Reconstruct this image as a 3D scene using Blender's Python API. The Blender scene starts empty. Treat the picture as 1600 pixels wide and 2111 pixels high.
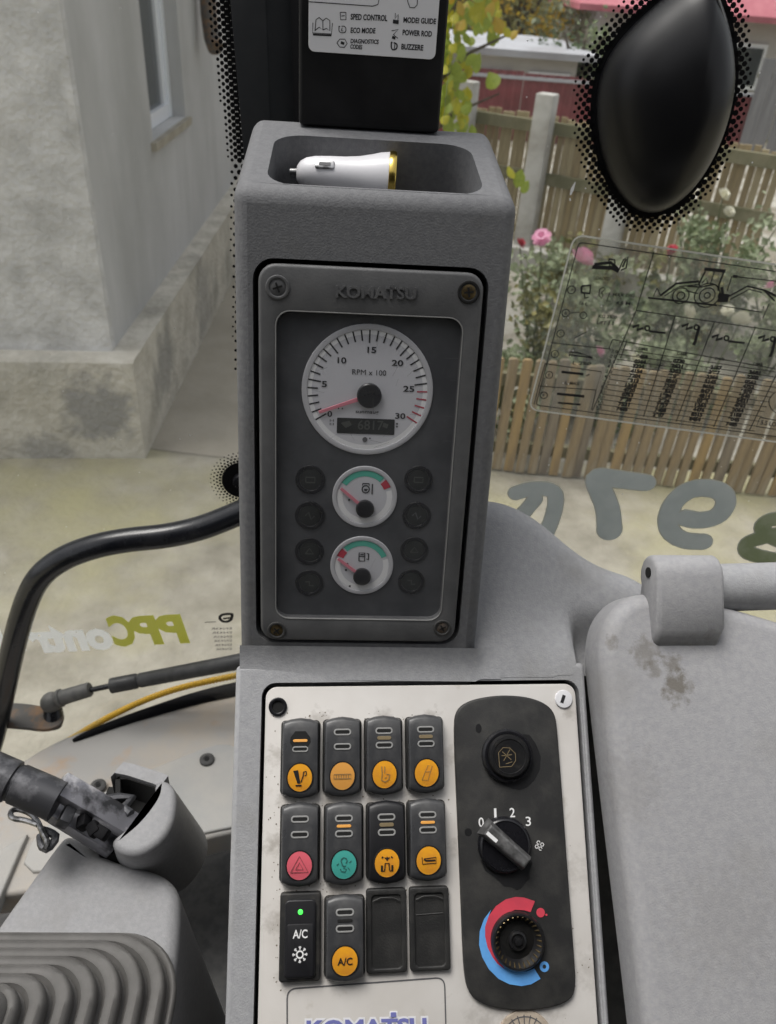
import bpy, bmesh, math, random
from mathutils import Vector, Matrix, noise
from mathutils.geometry import tessellate_polygon
random.seed(11)
sc = bpy.context.scene
COL = sc.collection
R = math.radians

# ------------------------------------------------------------------ camera
F, CX, CY = 1592.0, 800.0, 1055.5            # focal length and centre in photo pixels (1600 x 2111)
_w = Vector((171, 2264, 1592)).normalized()  # world up in camera axes
_y = (Vector((0, 0, -1)) - _w * Vector((0, 0, -1)).dot(_w)).normalized()
_x = _y.cross(_w)
RM = Matrix((_x, _y, _w))
C = Vector((0, 0, 2.35))
cd = bpy.data.cameras.new('camera'); cam = bpy.data.objects.new('camera', cd); COL.objects.link(cam)
cam.matrix_world = Matrix.Translation(C) @ RM.to_4x4()
cd.sensor_fit = 'VERTICAL'; cd.sensor_height = 36.0; cd.lens = F / 2111 * 36
cd.clip_start = 0.02; cd.clip_end = 300
cd.dof.use_dof = True; cd.dof.focus_distance = 0.56; cd.dof.aperture_fstop = 12.0
sc.camera = cam

# ------------------------------------------------------------------ light
SUN_DIR = Vector((-0.32, 0.12, 0.90)).normalized()     # towards the (veiled) sun
wd = bpy.data.worlds.new('World'); sc.world = wd; wd.use_nodes = True
nt = wd.node_tree; bg = nt.nodes['Background']
sky = nt.nodes.new('ShaderNodeTexSky'); sky.sky_type = 'NISHITA'; sky.sun_disc = False
sky.sun_elevation = math.asin(SUN_DIR.z); sky.sun_rotation = math.atan2(SUN_DIR.x, SUN_DIR.y)
sky.dust_density = 4.0
hs = nt.nodes.new('ShaderNodeHueSaturation'); hs.inputs['Saturation'].default_value = 0.16
nt.links.new(sky.outputs[0], hs.inputs['Color']); nt.links.new(hs.outputs[0], bg.inputs['Color'])
bg.inputs['Strength'].default_value = 0.115
sl = bpy.data.lights.new('sun', 'SUN'); sl.energy = 1.5; sl.angle = R(30); sl.color = (1.0, 0.965, 0.91)
so = bpy.data.objects.new('sun', sl); COL.objects.link(so)
so.rotation_euler = (-SUN_DIR).to_track_quat('-Z', 'Y').to_euler()
sc.view_settings.view_transform = 'Standard'; sc.view_settings.look = 'None'
sc.view_settings.gamma = 1.0; sc.view_settings.use_curve_mapping = False
sc.view_settings.exposure = 0.66
sc.cycles.transparent_max_bounces = 32

# ------------------------------------------------------------------ pixel <-> place
def ray(x, y): return RM @ Vector(((x - CX) / F, -(y - CY) / F, -1.0))
def dep(x, y, z): return C + ray(x, y) * z
def hz(x, y, h):                             # a point on the horizontal plane z = h
    r = ray(x, y); return C + r * ((h - C.z) / r.z)
def ypl(x, y, d):
    r = ray(x, y); return C + r * (d / r.y)

class Frame:
    def __init__(s, o, u, v): s.o, s.u, s.v = Vector(o), Vector(u).normalized(), Vector(v).normalized(); s.n = s.u.cross(s.v)
    def uv(s, x, y, h=0.0):
        d = ray(x, y); o = s.o + s.n * h
        p = C + d * ((o - C).dot(s.n) / d.dot(s.n)) - s.o
        return (p.dot(s.u), p.dot(s.v))
    def w(s, u, v, n=0.0): return s.o + s.u * u + s.v * v + s.n * n
    def loc(s, p): q = Vector(p) - s.o; return Vector((q.dot(s.u), q.dot(s.v), q.dot(s.n)))
    def mat(s):
        m = Matrix((s.u, s.v, s.n)).transposed().to_4x4(); m.translation = s.o; return m
    def up(s, h): return Frame(s.o + s.n * h, s.u, s.v)
def slope_frame(o, yaw, slope):
    a, b = R(yaw), R(slope); u = Vector((math.cos(a), math.sin(a), 0)); f = Vector((-math.sin(a), math.cos(a), 0))
    return Frame(o, u, f * math.cos(b) + Vector((0, 0, math.sin(b))))

BEND = dep(740, 1370, 0.57)
P = slope_frame(BEND, 5.0, 74.0)             # instrument tower face
L = slope_frame(BEND, 6.5, 41.0)             # lower switch panel face
W = Frame((0, 0, 0), (1, 0, 0), (0, 1, 0))   # the world
GR = slope_frame((0.12, 0.835, 1.9), -5.5, 86)   # glass right of the corner post
GL = slope_frame((-0.13, 0.86, 1.9), 8.0, 86)    # glass left of it

# ------------------------------------------------------------------ materials
MATS = {}
def M(name, col, rough=0.5, metal=0.0, col2=None, vs=20, vlo=0.4, vhi=0.6, bump=0.0, bs=500, spec=0.5, coat=0.0, dist=0.001, detail=4, col3=None, vs3=6, lo3=.5, hi3=.65, stretch=None, rvar=0.0):
    m = bpy.data.materials.new(name); m.use_nodes = True; t = m.node_tree; b = t.nodes['Principled BSDF']
    b.inputs['Base Color'].default_value = (*col, 1); b.inputs['Roughness'].default_value = rough
    b.inputs['Metallic'].default_value = metal; b.inputs['Specular IOR Level'].default_value = spec
    if coat: b.inputs['Coat Weight'].default_value = coat; b.inputs['Coat Roughness'].default_value = 0.08
    tc = t.nodes.new('ShaderNodeTexCoord'); vec = tc.outputs['Object']
    if stretch:
        mp = t.nodes.new('ShaderNodeMapping'); mp.inputs['Scale'].default_value = stretch
        t.links.new(vec, mp.inputs[0]); vec = mp.outputs[0]
    out = None
    def layer(prev, c2, s, lo, hi, det):
        nz = t.nodes.new('ShaderNodeTexNoise'); nz.inputs['Scale'].default_value = s; nz.inputs['Detail'].default_value = det
        nz.inputs['Roughness'].default_value = 0.6
        t.links.new(vec, nz.inputs['Vector'])
        mr = t.nodes.new('ShaderNodeMapRange'); mr.inputs[1].default_value = lo; mr.inputs[2].default_value = hi
        t.links.new(nz.outputs[0], mr.inputs[0])
        mx = t.nodes.new('ShaderNodeMix'); mx.data_type = 'RGBA'
        t.links.new(mr.outputs[0], mx.inputs[0])
        if prev is None: mx.inputs[6].default_value = (*col, 1)
        else: t.links.new(prev, mx.inputs[6])
        mx.inputs[7].default_value = (*c2, 1)
        return mx.outputs[2], mr.outputs[0]
    if col2: out, f = layer(None, col2, vs, vlo, vhi, detail)
    if col3: out, f = layer(out, col3, vs3, lo3, hi3, 5)
    if out: t.links.new(out, b.inputs['Base Color'])
    if rvar:
        nz = t.nodes.new('ShaderNodeTexNoise'); nz.inputs['Scale'].default_value = 35; nz.inputs['Detail'].default_value = 5
        t.links.new(vec, nz.inputs['Vector'])
        mr = t.nodes.new('ShaderNodeMapRange'); mr.inputs[1].default_value = .3; mr.inputs[2].default_value = .7
        mr.inputs[3].default_value = rough - rvar; mr.inputs[4].default_value = rough + rvar
        t.links.new(nz.outputs[0], mr.inputs[0]); t.links.new(mr.outputs[0], b.inputs['Roughness'])
    if bump:
        nz = t.nodes.new('ShaderNodeTexNoise'); nz.inputs['Scale'].default_value = bs; nz.inputs['Detail'].default_value = 2.5
        t.links.new(vec, nz.inputs['Vector'])
        bp = t.nodes.new('ShaderNodeBump'); bp.inputs['Strength'].default_value = bump; bp.inputs['Distance'].default_value = dist
        t.links.new(nz.outputs[0], bp.inputs['Height']); t.links.new(bp.outputs[0], b.inputs['Normal'])
    MATS[name] = m
    return m

def stain(name, spots, col, ns=140, lo=.38, hi=.62):
    # smudges with a shape of their own: (centre in object space, radius, strength)
    t = MATS[name].node_tree; b = t.nodes['Principled BSDF']; prev = b.inputs['Base Color'].links[0].from_socket
    tc = t.nodes.new('ShaderNodeTexCoord'); nz = t.nodes.new('ShaderNodeTexNoise'); nz.inputs['Scale'].default_value = ns; nz.inputs['Detail'].default_value = 6; nz.inputs['Roughness'].default_value = .65
    t.links.new(tc.outputs['Object'], nz.inputs[0])
    for c, r, k in spots:
        vm = t.nodes.new('ShaderNodeVectorMath'); vm.operation = 'DISTANCE'; vm.inputs[1].default_value = c; t.links.new(tc.outputs['Object'], vm.inputs[0])
        m1 = t.nodes.new('ShaderNodeMapRange'); m1.inputs[1].default_value = r; m1.inputs[2].default_value = r * .15; m1.inputs[3].default_value = -.35; m1.inputs[4].default_value = .16
        t.links.new(vm.outputs['Value'], m1.inputs[0])
        ad = t.nodes.new('ShaderNodeMath'); ad.operation = 'ADD'; t.links.new(nz.outputs[0], ad.inputs[0]); t.links.new(m1.outputs[0], ad.inputs[1])
        mr = t.nodes.new('ShaderNodeMapRange'); mr.inputs[1].default_value = lo; mr.inputs[2].default_value = hi; mr.inputs[4].default_value = k; t.links.new(ad.outputs[0], mr.inputs[0])
        mx = t.nodes.new('ShaderNodeMix'); mx.data_type = 'RGBA'; t.links.new(mr.outputs[0], mx.inputs[0]); t.links.new(prev, mx.inputs[6]); mx.inputs[7].default_value = (*col, 1); prev = mx.outputs[2]
    t.links.new(prev, b.inputs['Base Color'])

def glass_mat(name, tint=(0.95, 0.97, 0.96), ior=1.35, dust=0.025, film=(0.8, 0.82, 0.8)):
    m = bpy.data.materials.new(name); m.use_nodes = True; t = m.node_tree
    for n in list(t.nodes): t.nodes.remove(n)
    o = t.nodes.new('ShaderNodeOutputMaterial'); tr = t.nodes.new('ShaderNodeBsdfTransparent'); tr.inputs[0].default_value = (*tint, 1)
    gl = t.nodes.new('ShaderNodeBsdfGlossy'); gl.inputs['Roughness'].default_value = 0.02
    lw = t.nodes.new('ShaderNodeLayerWeight'); lw.inputs[0].default_value = 0.5      # same from both sides of the sheet
    pw = t.nodes.new('ShaderNodeMath'); pw.operation = 'POWER'; pw.inputs[1].default_value = 5.0; t.links.new(lw.outputs['Facing'], pw.inputs[0])
    fr = t.nodes.new('ShaderNodeMath'); fr.operation = 'MULTIPLY_ADD'; fr.inputs[1].default_value = 0.8; fr.inputs[2].default_value = ((ior - 1) / (ior + 1)) ** 2; t.links.new(pw.outputs[0], fr.inputs[0])
    mx = t.nodes.new('ShaderNodeMixShader'); t.links.new(fr.outputs[0], mx.inputs[0]); t.links.new(tr.outputs[0], mx.inputs[1]); t.links.new(gl.outputs[0], mx.inputs[2])
    df = t.nodes.new('ShaderNodeBsdfDiffuse'); df.inputs[0].default_value = (*film, 1)
    m2 = t.nodes.new('ShaderNodeMixShader'); t.links.new(mx.outputs[0], m2.inputs[1]); t.links.new(df.outputs[0], m2.inputs[2])
    tc = t.nodes.new('ShaderNodeTexCoord'); nz = t.nodes.new('ShaderNodeTexNoise'); nz.inputs['Scale'].default_value = 9; nz.inputs['Detail'].default_value = 8
    nz.inputs['Roughness'].default_value = 0.7
    t.links.new(tc.outputs['Object'], nz.inputs[0])
    mr = t.nodes.new('ShaderNodeMapRange'); mr.inputs[1].default_value = .35; mr.inputs[2].default_value = .75; mr.inputs[3].default_value = dust * .4; mr.inputs[4].default_value = dust * 2
    t.links.new(nz.outputs[0], mr.inputs[0]); t.links.new(mr.outputs[0], m2.inputs[0])
    t.links.new(m2.outputs[0], o.inputs[0]); MATS[name] = m; return m

# ------------------------------------------------------------------ mesh building
def rrect(u0, v0, u1, v1, r, seg=6):
    p = []
    for cx, cy, a0 in ((u1 - r, v1 - r, 0), (u0 + r, v1 - r, 90), (u0 + r, v0 + r, 180), (u1 - r, v0 + r, 270)):
        for k in range(seg + 1):
            a = R(a0 + 90 * k / seg); p.append((cx + r * math.cos(a), cy + r * math.sin(a)))
    return p
def circ(cx, cy, r, n=32, ry=None):
    ry = ry or r
    return [(cx + r * math.cos(2 * math.pi * k / n), cy + ry * math.sin(2 * math.pi * k / n)) for k in range(n)]
def area(o): return sum(o[i - 1][0] * o[i][1] - o[i][0] * o[i - 1][1] for i in range(len(o))) / 2
def ccw(o): return list(o) if area(o) > 0 else list(reversed(o))
def inset(o, d):
    n = len(o); res = []
    for i in range(n):
        a, b, c = Vector(o[i - 1]), Vector(o[i]), Vector(o[(i + 1) % n])
        e1, e2 = (b - a), (c - b)
        if e1.length < 1e-9: e1 = e2
        if e2.length < 1e-9: e2 = e1
        n1 = Vector((-e1.y, e1.x)).normalized(); n2 = Vector((-e2.y, e2.x)).normalized()
        m = n1 + n2; m = m.normalized() if m.length > 1e-6 else n1
        q = b + m * (d / max(0.45, m.dot(n1))); res.append((q.x, q.y))
    return res
def chaikin(o, it=2, closed=True):
    for _ in range(it):
        r = []
        n = len(o)
        if not closed: r.append(o[0])
        for i in range(n if closed else n - 1):
            a, b = o[i], o[(i + 1) % n]
            r.append(tuple(x * .75 + y * .25 for x, y in zip(a, b))); r.append(tuple(x * .25 + y * .75 for x, y in zip(a, b)))
        if not closed: r.append(o[-1])
        o = r
    return o

_tc = {}
def text2d(body, bold=0.0, shear=0.0):
    k = (body, bold, shear)
    if k not in _tc:
        c = bpy.data.curves.new('t', 'FONT'); c.body = body; c.size = 1; c.resolution_u = 3; c.offset = bold; c.shear = shear; c.fill_mode = 'FRONT'
        o = bpy.data.objects.new('t', c); COL.objects.link(o)
        bpy.context.view_layer.update()
        me = bpy.data.meshes.new_from_object(o.evaluated_get(bpy.context.evaluated_depsgraph_get()))
        vs = [(v.co.x, v.co.y) for v in me.vertices]; fs = [tuple(p.vertices) for p in me.polygons]
        bpy.data.objects.remove(o); bpy.data.meshes.remove(me); bpy.data.curves.remove(c)
        x0 = min(v[0] for v in vs); x1 = max(v[0] for v in vs); y0 = min(v[1] for v in vs); y1 = max(v[1] for v in vs)
        _tc[k] = ([((a - x0) / max(1e-6, x1 - x0), (b - y0) / max(1e-6, y1 - y0)) for a, b in vs], fs)
    return _tc[k]

class MB:
    def __init__(s): s.v = []; s.f = []; s.flat = set()
    def add(s, vs, fs):
        b = len(s.v); s.v += [tuple(v) for v in vs]; s.f += [tuple(i + b for i in f) for f in fs]; return s
    def rings(s, rs, cap0=True, cap1=True, closed=True):
        n = len(rs[0]); vs = [p for r in rs for p in r]; fs = []
        for k in range(len(rs) - 1):
            for i in range(n if closed else n - 1):
                j = (i + 1) % n; fs.append((k * n + i, k * n + j, (k + 1) * n + j, (k + 1) * n + i))
        if cap0: fs.append(tuple(reversed(range(n))))
        if cap1: fs.append(tuple((len(rs) - 1) * n + i for i in range(n)))
        return s.add(vs, fs)
    def slab(s, o, top, bot, r=0.0, seg=3, fn=None, draft=0.0):
        o = ccw(o); rs = []
        def z(p, h): return (p[0], p[1], h + (fn(p[0], p[1]) if fn else 0))
        rs.append([z(p, bot) for p in (inset(o, -draft) if draft else o)])
        if r <= 0: rs.append([z(p, top) for p in o])
        else:
            for k in range(seg + 1):
                a = math.pi / 2 * k / seg; rs.append([z(p, top - r + r * math.sin(a)) for p in (inset(o, r * (1 - math.cos(a))) if k else o)])
        return s.rings(rs)
    def ringslab(s, o, i, top, bot, r=0.001, ri=0.001):
        o, i = ccw(o), ccw(i); rs = [[(p[0], p[1], bot) for p in o]]
        for k in range(4):
            a = math.pi / 2 * k / 3; rs.append([(p[0], p[1], top - r + r * math.sin(a)) for p in inset(o, r * (1 - math.cos(a)))])
        for k in range(4):
            a = math.pi / 2 * (1 - k / 3); rs.append([(p[0], p[1], top - ri + ri * math.sin(a)) for p in inset(i, -ri * (1 - math.cos(a)))])
        rs.append([(p[0], p[1], bot) for p in i])
        return s.rings(rs, False, False)
    def poly(s, o, h):
        o = ccw(o); b = tessellate_polygon([[Vector((p[0], p[1], 0)) for p in o]])
        return s.add([(p[0], p[1], h) for p in o], [tuple(t) for t in b])
    def arc(s, c, r0, r1, a0, a1, h, seg=24, ky=1.0):
        vs = []
        for k in range(seg + 1):
            a = R(a0 + (a1 - a0) * k / seg)
            for r in (r0, r1): vs.append((c[0] + r * math.cos(a), c[1] + r * ky * math.sin(a), h))
        return s.add(vs, [(2 * k, 2 * k + 1, 2 * k + 3, 2 * k + 2) for k in range(seg)])
    def stroke(s, pts, wd, h, closed=False):
        pts = [Vector(p) for p in pts]; n = len(pts); vs = []
        ws = wd if isinstance(wd, (list, tuple)) else [wd] * n
        for i in range(n):
            a = pts[i - 1] if (i or closed) else pts[i]; c = pts[(i + 1) % n] if (i < n - 1 or closed) else pts[i]
            d = c - a; d = d.normalized() if d.length > 1e-9 else Vector((1, 0)); m = Vector((-d.y, d.x)) * ws[i] / 2
            hi = h[i] if isinstance(h, (list, tuple)) else h; vs += [(pts[i].x - m.x, pts[i].y - m.y, hi), (pts[i].x + m.x, pts[i].y + m.y, hi)]
        fs = [(2 * k, 2 * k + 1, (2 * k + 3) % (2 * n), (2 * k + 2) % (2 * n)) for k in range(n if closed else n - 1)]
        return s.add(vs, fs)
    def tube(s, path, rad, seg=14, up=(0, 0, 1)):
        path = [Vector(p) for p in path]; n = len(path); rs = []; rd = rad if isinstance(rad, (list, tuple)) else [rad] * n
        prev = None
        for i in range(n):
            t = (path[min(i + 1, n - 1)] - path[max(i - 1, 0)]).normalized()
            if prev is None:
                a = Vector(up); a = a - t * a.dot(t)
                if a.length < 1e-3: a = Vector((1, 0, 0)); a = a - t * a.dot(t)
            else: a = prev - t * prev.dot(t)
            a.normalize(); prev = a; b = t.cross(a)
            rs.append([tuple(path[i] + (a * math.cos(2 * math.pi * k / seg) + b * math.sin(2 * math.pi * k / seg)) * rd[i]) for k in range(seg)])
        return s.rings(rs)
    def lathe(s, c, prof, seg=32, h0=0.0):        # (radius, height) pairs about local n at c
        return s.rings([[(c[0] + r * math.cos(2 * math.pi * k / seg), c[1] + r * math.sin(2 * math.pi * k / seg), h + h0) for k in range(seg)] for r, h in prof])
    def box(s, a, b):
        (x0, y0, z0), (x1, y1, z1) = a, b
        return s.rings([[(x0, y0, z), (x1, y0, z), (x1, y1, z), (x0, y1, z)] for z in (z0, z1)])
    def text(s, body, bl, br, tl, h, bold=0.0, ext=0.0, shear=0.0):
        vs, fs = text2d(body, bold, shear); e1 = Vector(br) - Vector(bl); e2 = Vector(tl) - Vector(bl); q = []
        for a, b in vs:
            p = Vector(bl) + e1 * a + e2 * b; q.append((p.x, p.y, h))
        s.add(q, fs)
        if ext:
            cnt = {}
            for f in fs:
                for i in range(len(f)):
                    e = (f[i], f[(i + 1) % len(f)]); cnt[tuple(sorted(e))] = cnt.get(tuple(sorted(e)), 0) + 1
            n = len(vs); s.add([(x, y, h) for x, y, _ in q] + [(x, y, h - ext) for x, y, _ in q], [(a, b, b + n, a + n) for (a, b), c in cnt.items() if c == 1])
        return s
    def textc(s, body, c, w, hh, h, bold=0.0, ext=0.0, rot=0.0):
        e1 = Vector((math.cos(rot), math.sin(rot))) * w; e2 = Vector((-math.sin(rot), math.cos(rot))) * hh
        bl = Vector(c) - e1 / 2 - e2 / 2
        return s.text(body, bl, bl + e1, bl + e2, h, bold, ext)
    def warp(s, fn): s.v = [tuple(fn(Vector(p))) for p in s.v]; return s
    def build(s, name, mat, parent=None, angle=38, recalc=True, merge=False):
        me = bpy.data.meshes.new(name); me.from_pydata(s.v, [], s.f); me.validate()
        return meshobj(name, me, mat, parent, angle, recalc, merge)
def meshobj(name, me, mat, parent=None, angle=38, recalc=True, merge=False):
    if recalc or merge:
        bm = bmesh.new(); bm.from_mesh(me)
        if merge: bmesh.ops.remove_doubles(bm, verts=bm.verts, dist=1e-6)
        bmesh.ops.recalc_face_normals(bm, faces=bm.faces); bm.to_mesh(me); bm.free()
    me.shade_smooth(); me.set_sharp_from_angle(angle=R(angle))
    me.materials.append(MATS[mat] if isinstance(mat, str) else mat)
    o = bpy.data.objects.new(name, me); COL.objects.link(o)
    if parent: o.parent = parent
    return o
def tag(o, label, cat=None, group=None, kind=None):
    if label: o['label'] = label
    if cat: o['category'] = cat
    if group: o['group'] = group
    if kind: o['kind'] = kind
    return o
def thing(name, label, cat, fr=None, group=None):
    o = bpy.data.objects.new(name, None); COL.objects.link(o); o.empty_display_size = .02
    if fr: o.matrix_world = fr.mat()
    return tag(o, label, cat, group)

def bevel_solid(verts, faces, off, seg=4, cuts=()):
    """solid, bevelled, with recesses: cuts = (face normal, loop of points, depth vector)"""
    bm = bmesh.new(); vv = [bm.verts.new(v) for v in verts]
    for f in faces: bm.faces.new([vv[i] for i in f])
    bmesh.ops.recalc_face_normals(bm, faces=bm.faces)
    if off: bmesh.ops.bevel(bm, geom=list(bm.edges), offset=off, segments=seg, profile=0.5, affect='EDGES', clamp_overlap=True)
    for nrm, loop, dv in cuts:
        nrm = Vector(nrm).normalized(); dv = Vector(dv)
        fc = max((f for f in bm.faces if f.normal.dot(nrm) > .97), key=lambda f: f.calc_area())
        ed = list(fc.edges); bmesh.ops.delete(bm, geom=[fc], context='FACES_ONLY')
        hv = [bm.verts.new(p) for p in loop]; he = [bm.edges.new((hv[i - 1], hv[i])) for i in range(len(hv))]
        g = bmesh.ops.triangle_fill(bm, edges=ed + he, use_beauty=True, normal=nrm)
        for f in g['geom']:
            if isinstance(f, bmesh.types.BMFace): f.tag = True; f.material_index = 1
        dvv = [bm.verts.new(Vector(p) + dv) for p in loop]
        for i in range(len(hv)): bm.faces.new((hv[i - 1], hv[i], dvv[i], dvv[i - 1]))
        bm.faces.new(dvv)
    bmesh.ops.recalc_face_normals(bm, faces=bm.faces)
    me = bpy.data.meshes.new('m'); bm.to_mesh(me); bm.free()
    big = [p.index for p in me.polygons if p.material_index == 1]
    for p in me.polygons: p.material_index = 0
    return me, big
def build_solid(name, me, big, mat, parent):
    o = meshobj(name, me, mat, parent, 40, False)
    for i in big: o.data.polygons[i].use_smooth = False
    return o
CUBE = [(0, 1, 2, 3), (7, 6, 5, 4), (0, 4, 5, 1), (1, 5, 6, 2), (2, 6, 7, 3), (3, 7, 4, 0)]

# ------------------------------------------------------------------ material library
def lin(r, g, b):
    f = lambda c: (c / 255 / 12.92) if c / 255 <= .04045 else ((c / 255 + .055) / 1.055) ** 2.4
    return (f(r), f(g), f(b))
M('shell_grey', (0.29, 0.293, 0.305), .62, col2=(0.335, 0.338, 0.347), vs=240, vlo=.35, vhi=.65, bump=.28, bs=800, col3=(0.24, 0.236, 0.225), vs3=11, lo3=.56, hi3=.8, spec=.35)
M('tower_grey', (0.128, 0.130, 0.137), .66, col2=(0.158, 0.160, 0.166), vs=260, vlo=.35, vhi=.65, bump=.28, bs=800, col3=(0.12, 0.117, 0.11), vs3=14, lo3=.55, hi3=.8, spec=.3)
M('lid_grey', (0.30, 0.30, 0.312), .6, col2=(0.345, 0.343, 0.35), vs=230, vlo=.35, vhi=.65, bump=.22, bs=800, col3=(0.215, 0.20, 0.175), vs3=17, lo3=.62, hi3=.82, spec=.35)
M('lid_smudged', (0.30, 0.30, 0.312), .6, col2=(0.345, 0.343, 0.35), vs=230, vlo=.35, vhi=.65, bump=.22, bs=800, col3=(0.27, 0.265, 0.26), vs3=9, lo3=.55, hi3=.8, spec=.35)
M('pod_grey', (0.225, 0.226, 0.234), .6, col2=(0.262, 0.262, 0.268), vs=230, vlo=.35, vhi=.65, bump=.22, bs=800, col3=(0.195, 0.19, 0.185), vs3=10, lo3=.55, hi3=.8, spec=.35)
M('trim_beige', (0.30, 0.29, 0.275), .65, col2=(0.36, 0.31, 0.25), vs=9, vlo=.42, vhi=.66, bump=.2, bs=500, col3=(0.36, 0.255, 0.17), vs3=16, lo3=.55, hi3=.74)
M('trim_grey', (0.285, 0.284, 0.275), .65, col2=(0.34, 0.325, 0.30), vs=14, vlo=.42, vhi=.7, bump=.2, bs=500)
M('bezel', (0.085, 0.086, 0.089), .5, col2=(0.12, 0.121, 0.123), vs=38, vlo=.35, vhi=.7, bump=.12, bs=700, rvar=.1)
M('face_plate', (0.058, 0.060, 0.066), .42, col2=(0.10, 0.102, 0.108), vs=30, vlo=.4, vhi=.75, rvar=.12)
M('headliner', (0.045, 0.045, 0.047), .9, col2=(0.06, 0.06, 0.06), vs=15)
M('black', (0.004, 0.004, 0.005), .7, spec=.12)
M('gap_black', (0.004, 0.004, 0.004), .9)
M('gloss_black', (0.008, 0.008, 0.010), .28, rvar=.06)
M('tube_black', (0.007, 0.008, 0.011), .2, rvar=.05, col2=(0.016, 0.017, 0.02), vs=40)
M('dome_black', (0.005, 0.005, 0.006), .38, spec=.35)
M('post_black', (0.005, 0.006, 0.007), .5, col2=(0.008, 0.009, 0.010), vs=25, spec=.12)
M('box_black', (0.010, 0.010, 0.011), .48, col2=(0.016, 0.016, 0.017), vs=22, vlo=.4, vhi=.7, bump=.06, bs=800, rvar=.1, spec=.25)
M('rocker', (0.040, 0.041, 0.044), .34, col2=(0.075, 0.075, 0.076), vs=70, vlo=.45, vhi=.75, rvar=.12, spec=.5)
M('rocker_dark', (0.010, 0.010, 0.012), .45)
M('rib_edge', (0.24, 0.24, 0.235), .5)  # pale grey painted on as the highlight along ribs, rim and seam
M('housing', (0.010, 0.010, 0.010), .6, col2=(0.04, 0.036, 0.03), vs=90, vlo=.5, vhi=.75)
M('blank_cap', (0.013, 0.013, 0.013), .55, col2=(0.035, 0.034, 0.032), vs=60, vlo=.45, vhi=.8, bump=.2, bs=900)
M('plate', (0.53, 0.505, 0.475), .5, col2=(0.63, 0.61, 0.585), vs=12, vlo=.3, vhi=.7, col3=(0.30, 0.26, 0.20), vs3=38, lo3=.63, hi3=.86, spec=.4, bump=.03, bs=900)
M('heater_black', (0.016, 0.016, 0.016), .58, col2=(0.05, 0.048, 0.044), vs=55, vlo=.42, vhi=.85, bump=.1, bs=900, detail=8)
M('wet_black', (0.006, 0.006, 0.007), .5)
M('knob_black', (0.010, 0.010, 0.011), .33, col2=(0.03, 0.028, 0.025), vs=120, vlo=.5, vhi=.8)
M('knob_worn', (0.05, 0.05, 0.05), .35, col2=(0.14, 0.14, 0.14), vs=160, vlo=.4, vhi=.7)
M('white', (0.88, 0.88, 0.88), .5)
M('offwhite', (0.68, 0.675, 0.70), .35)
M('label_white', (0.72, 0.72, 0.74), .4)
M('ink', (0.012, 0.012, 0.014), .6)
M('ink_grey', (0.10, 0.10, 0.105), .6)
M('print_white', (0.75, 0.75, 0.75), .6)
M('dial_ring', (0.56, 0.56, 0.58), .45)
M('dial_face', (0.66, 0.66, 0.69), .5)
M('tick_red', (0.46, 0.05, 0.08), .5)
M('needle_pink', (0.72, 0.24, 0.30), .5)
M('dial_green', (0.10, 0.50, 0.38), .5)
M('dial_red', (0.52, 0.045, 0.075), .5)
M('lcd', (0.020, 0.022, 0.021), .3)
M('lcd_seg', (0.075, 0.08, 0.072), .4)
M('amber', (0.80, 0.36, 0.02), .45, col2=(0.72, 0.30, 0.03), vs=120)
M('amber_pale', (0.70, 0.33, 0.07), .5)
M('amber_dull', (0.17, 0.13, 0.07), .5)
M('pink', (0.72, 0.13, 0.17), .45)
M('teal', (0.06, 0.36, 0.31), .45)
M('sym_dull', (0.32, 0.19, 0.07), .6)
M('sym_pink', (0.30, 0.07, 0.08), .6)
M('sym_teal', (0.03, 0.12, 0.11), .6)
M('arc_red', (0.58, 0.055, 0.085), .5, col2=(0.5, 0.05, 0.08), vs=80)
M('arc_blue', (0.12, 0.36, 0.74), .5, col2=(0.1, 0.3, 0.66), vs=80)
M('brass', (0.32, 0.24, 0.12), .4, metal=.9, col2=(0.12, 0.09, 0.05), vs=250)
M('gold', (0.75, 0.55, 0.14), .22, metal=1.0)
M('steel', (0.45, 0.45, 0.46), .35, metal=1.0, col2=(0.12, 0.12, 0.12), vs=80, vlo=.45, vhi=.6)
M('dark_steel', (0.055, 0.056, 0.062), .45, metal=.5, col2=(0.16, 0.16, 0.17), vs=60, vlo=.5, vhi=.7)
M('worn_steel', (0.30, 0.30, 0.33), .36, metal=.6, col2=(0.62, 0.61, 0.63), vs=45, vlo=.52, vhi=.62, col3=(0.06, 0.06, 0.065), vs3=30, lo3=.5, hi3=.62)
M('rusty', (0.10, 0.095, 0.09), .6, metal=.3, col2=(0.22, 0.13, 0.07), vs=35, vlo=.45, vhi=.65)
M('rubber', (0.035, 0.035, 0.035), .7, col2=(0.055, 0.054, 0.052), vs=60)
M('strut_grey', (0.028, 0.028, 0.029), .5, col2=(0.05, 0.05, 0.05), vs=50, rvar=.1)
M('socket_grey', (0.10, 0.10, 0.095), .6, col2=(0.14, 0.137, 0.13), vs=60)
M('conduit_yellow', (0.62, 0.36, 0.02), .5, col2=(0.40, 0.33, 0.16), vs=7, vlo=.5, vhi=.62)
M('boot_rubber', (0.085, 0.082, 0.078), .7, col2=(0.125, 0.12, 0.115), vs=30, vlo=.35, vhi=.7, bump=.15, bs=700)
M('sand', (0.40, 0.34, 0.27), .7, col2=(0.28, 0.23, 0.18), vs=90)
M('logo_blue', (0.16, 0.17, 0.42), .5)
M('sticker_grey', (0.70, 0.76, 0.77), .55, col2=(0.78, 0.83, 0.84), vs=30)
M('sticker_green', (0.34, 0.40, 0.22), .55, col2=(0.46, 0.51, 0.33), vs=30)
M('sticker_lime', (0.50, 0.50, 0.05), .5)
M('sticker_white', (0.86, 0.89, 0.9), .5)
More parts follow.
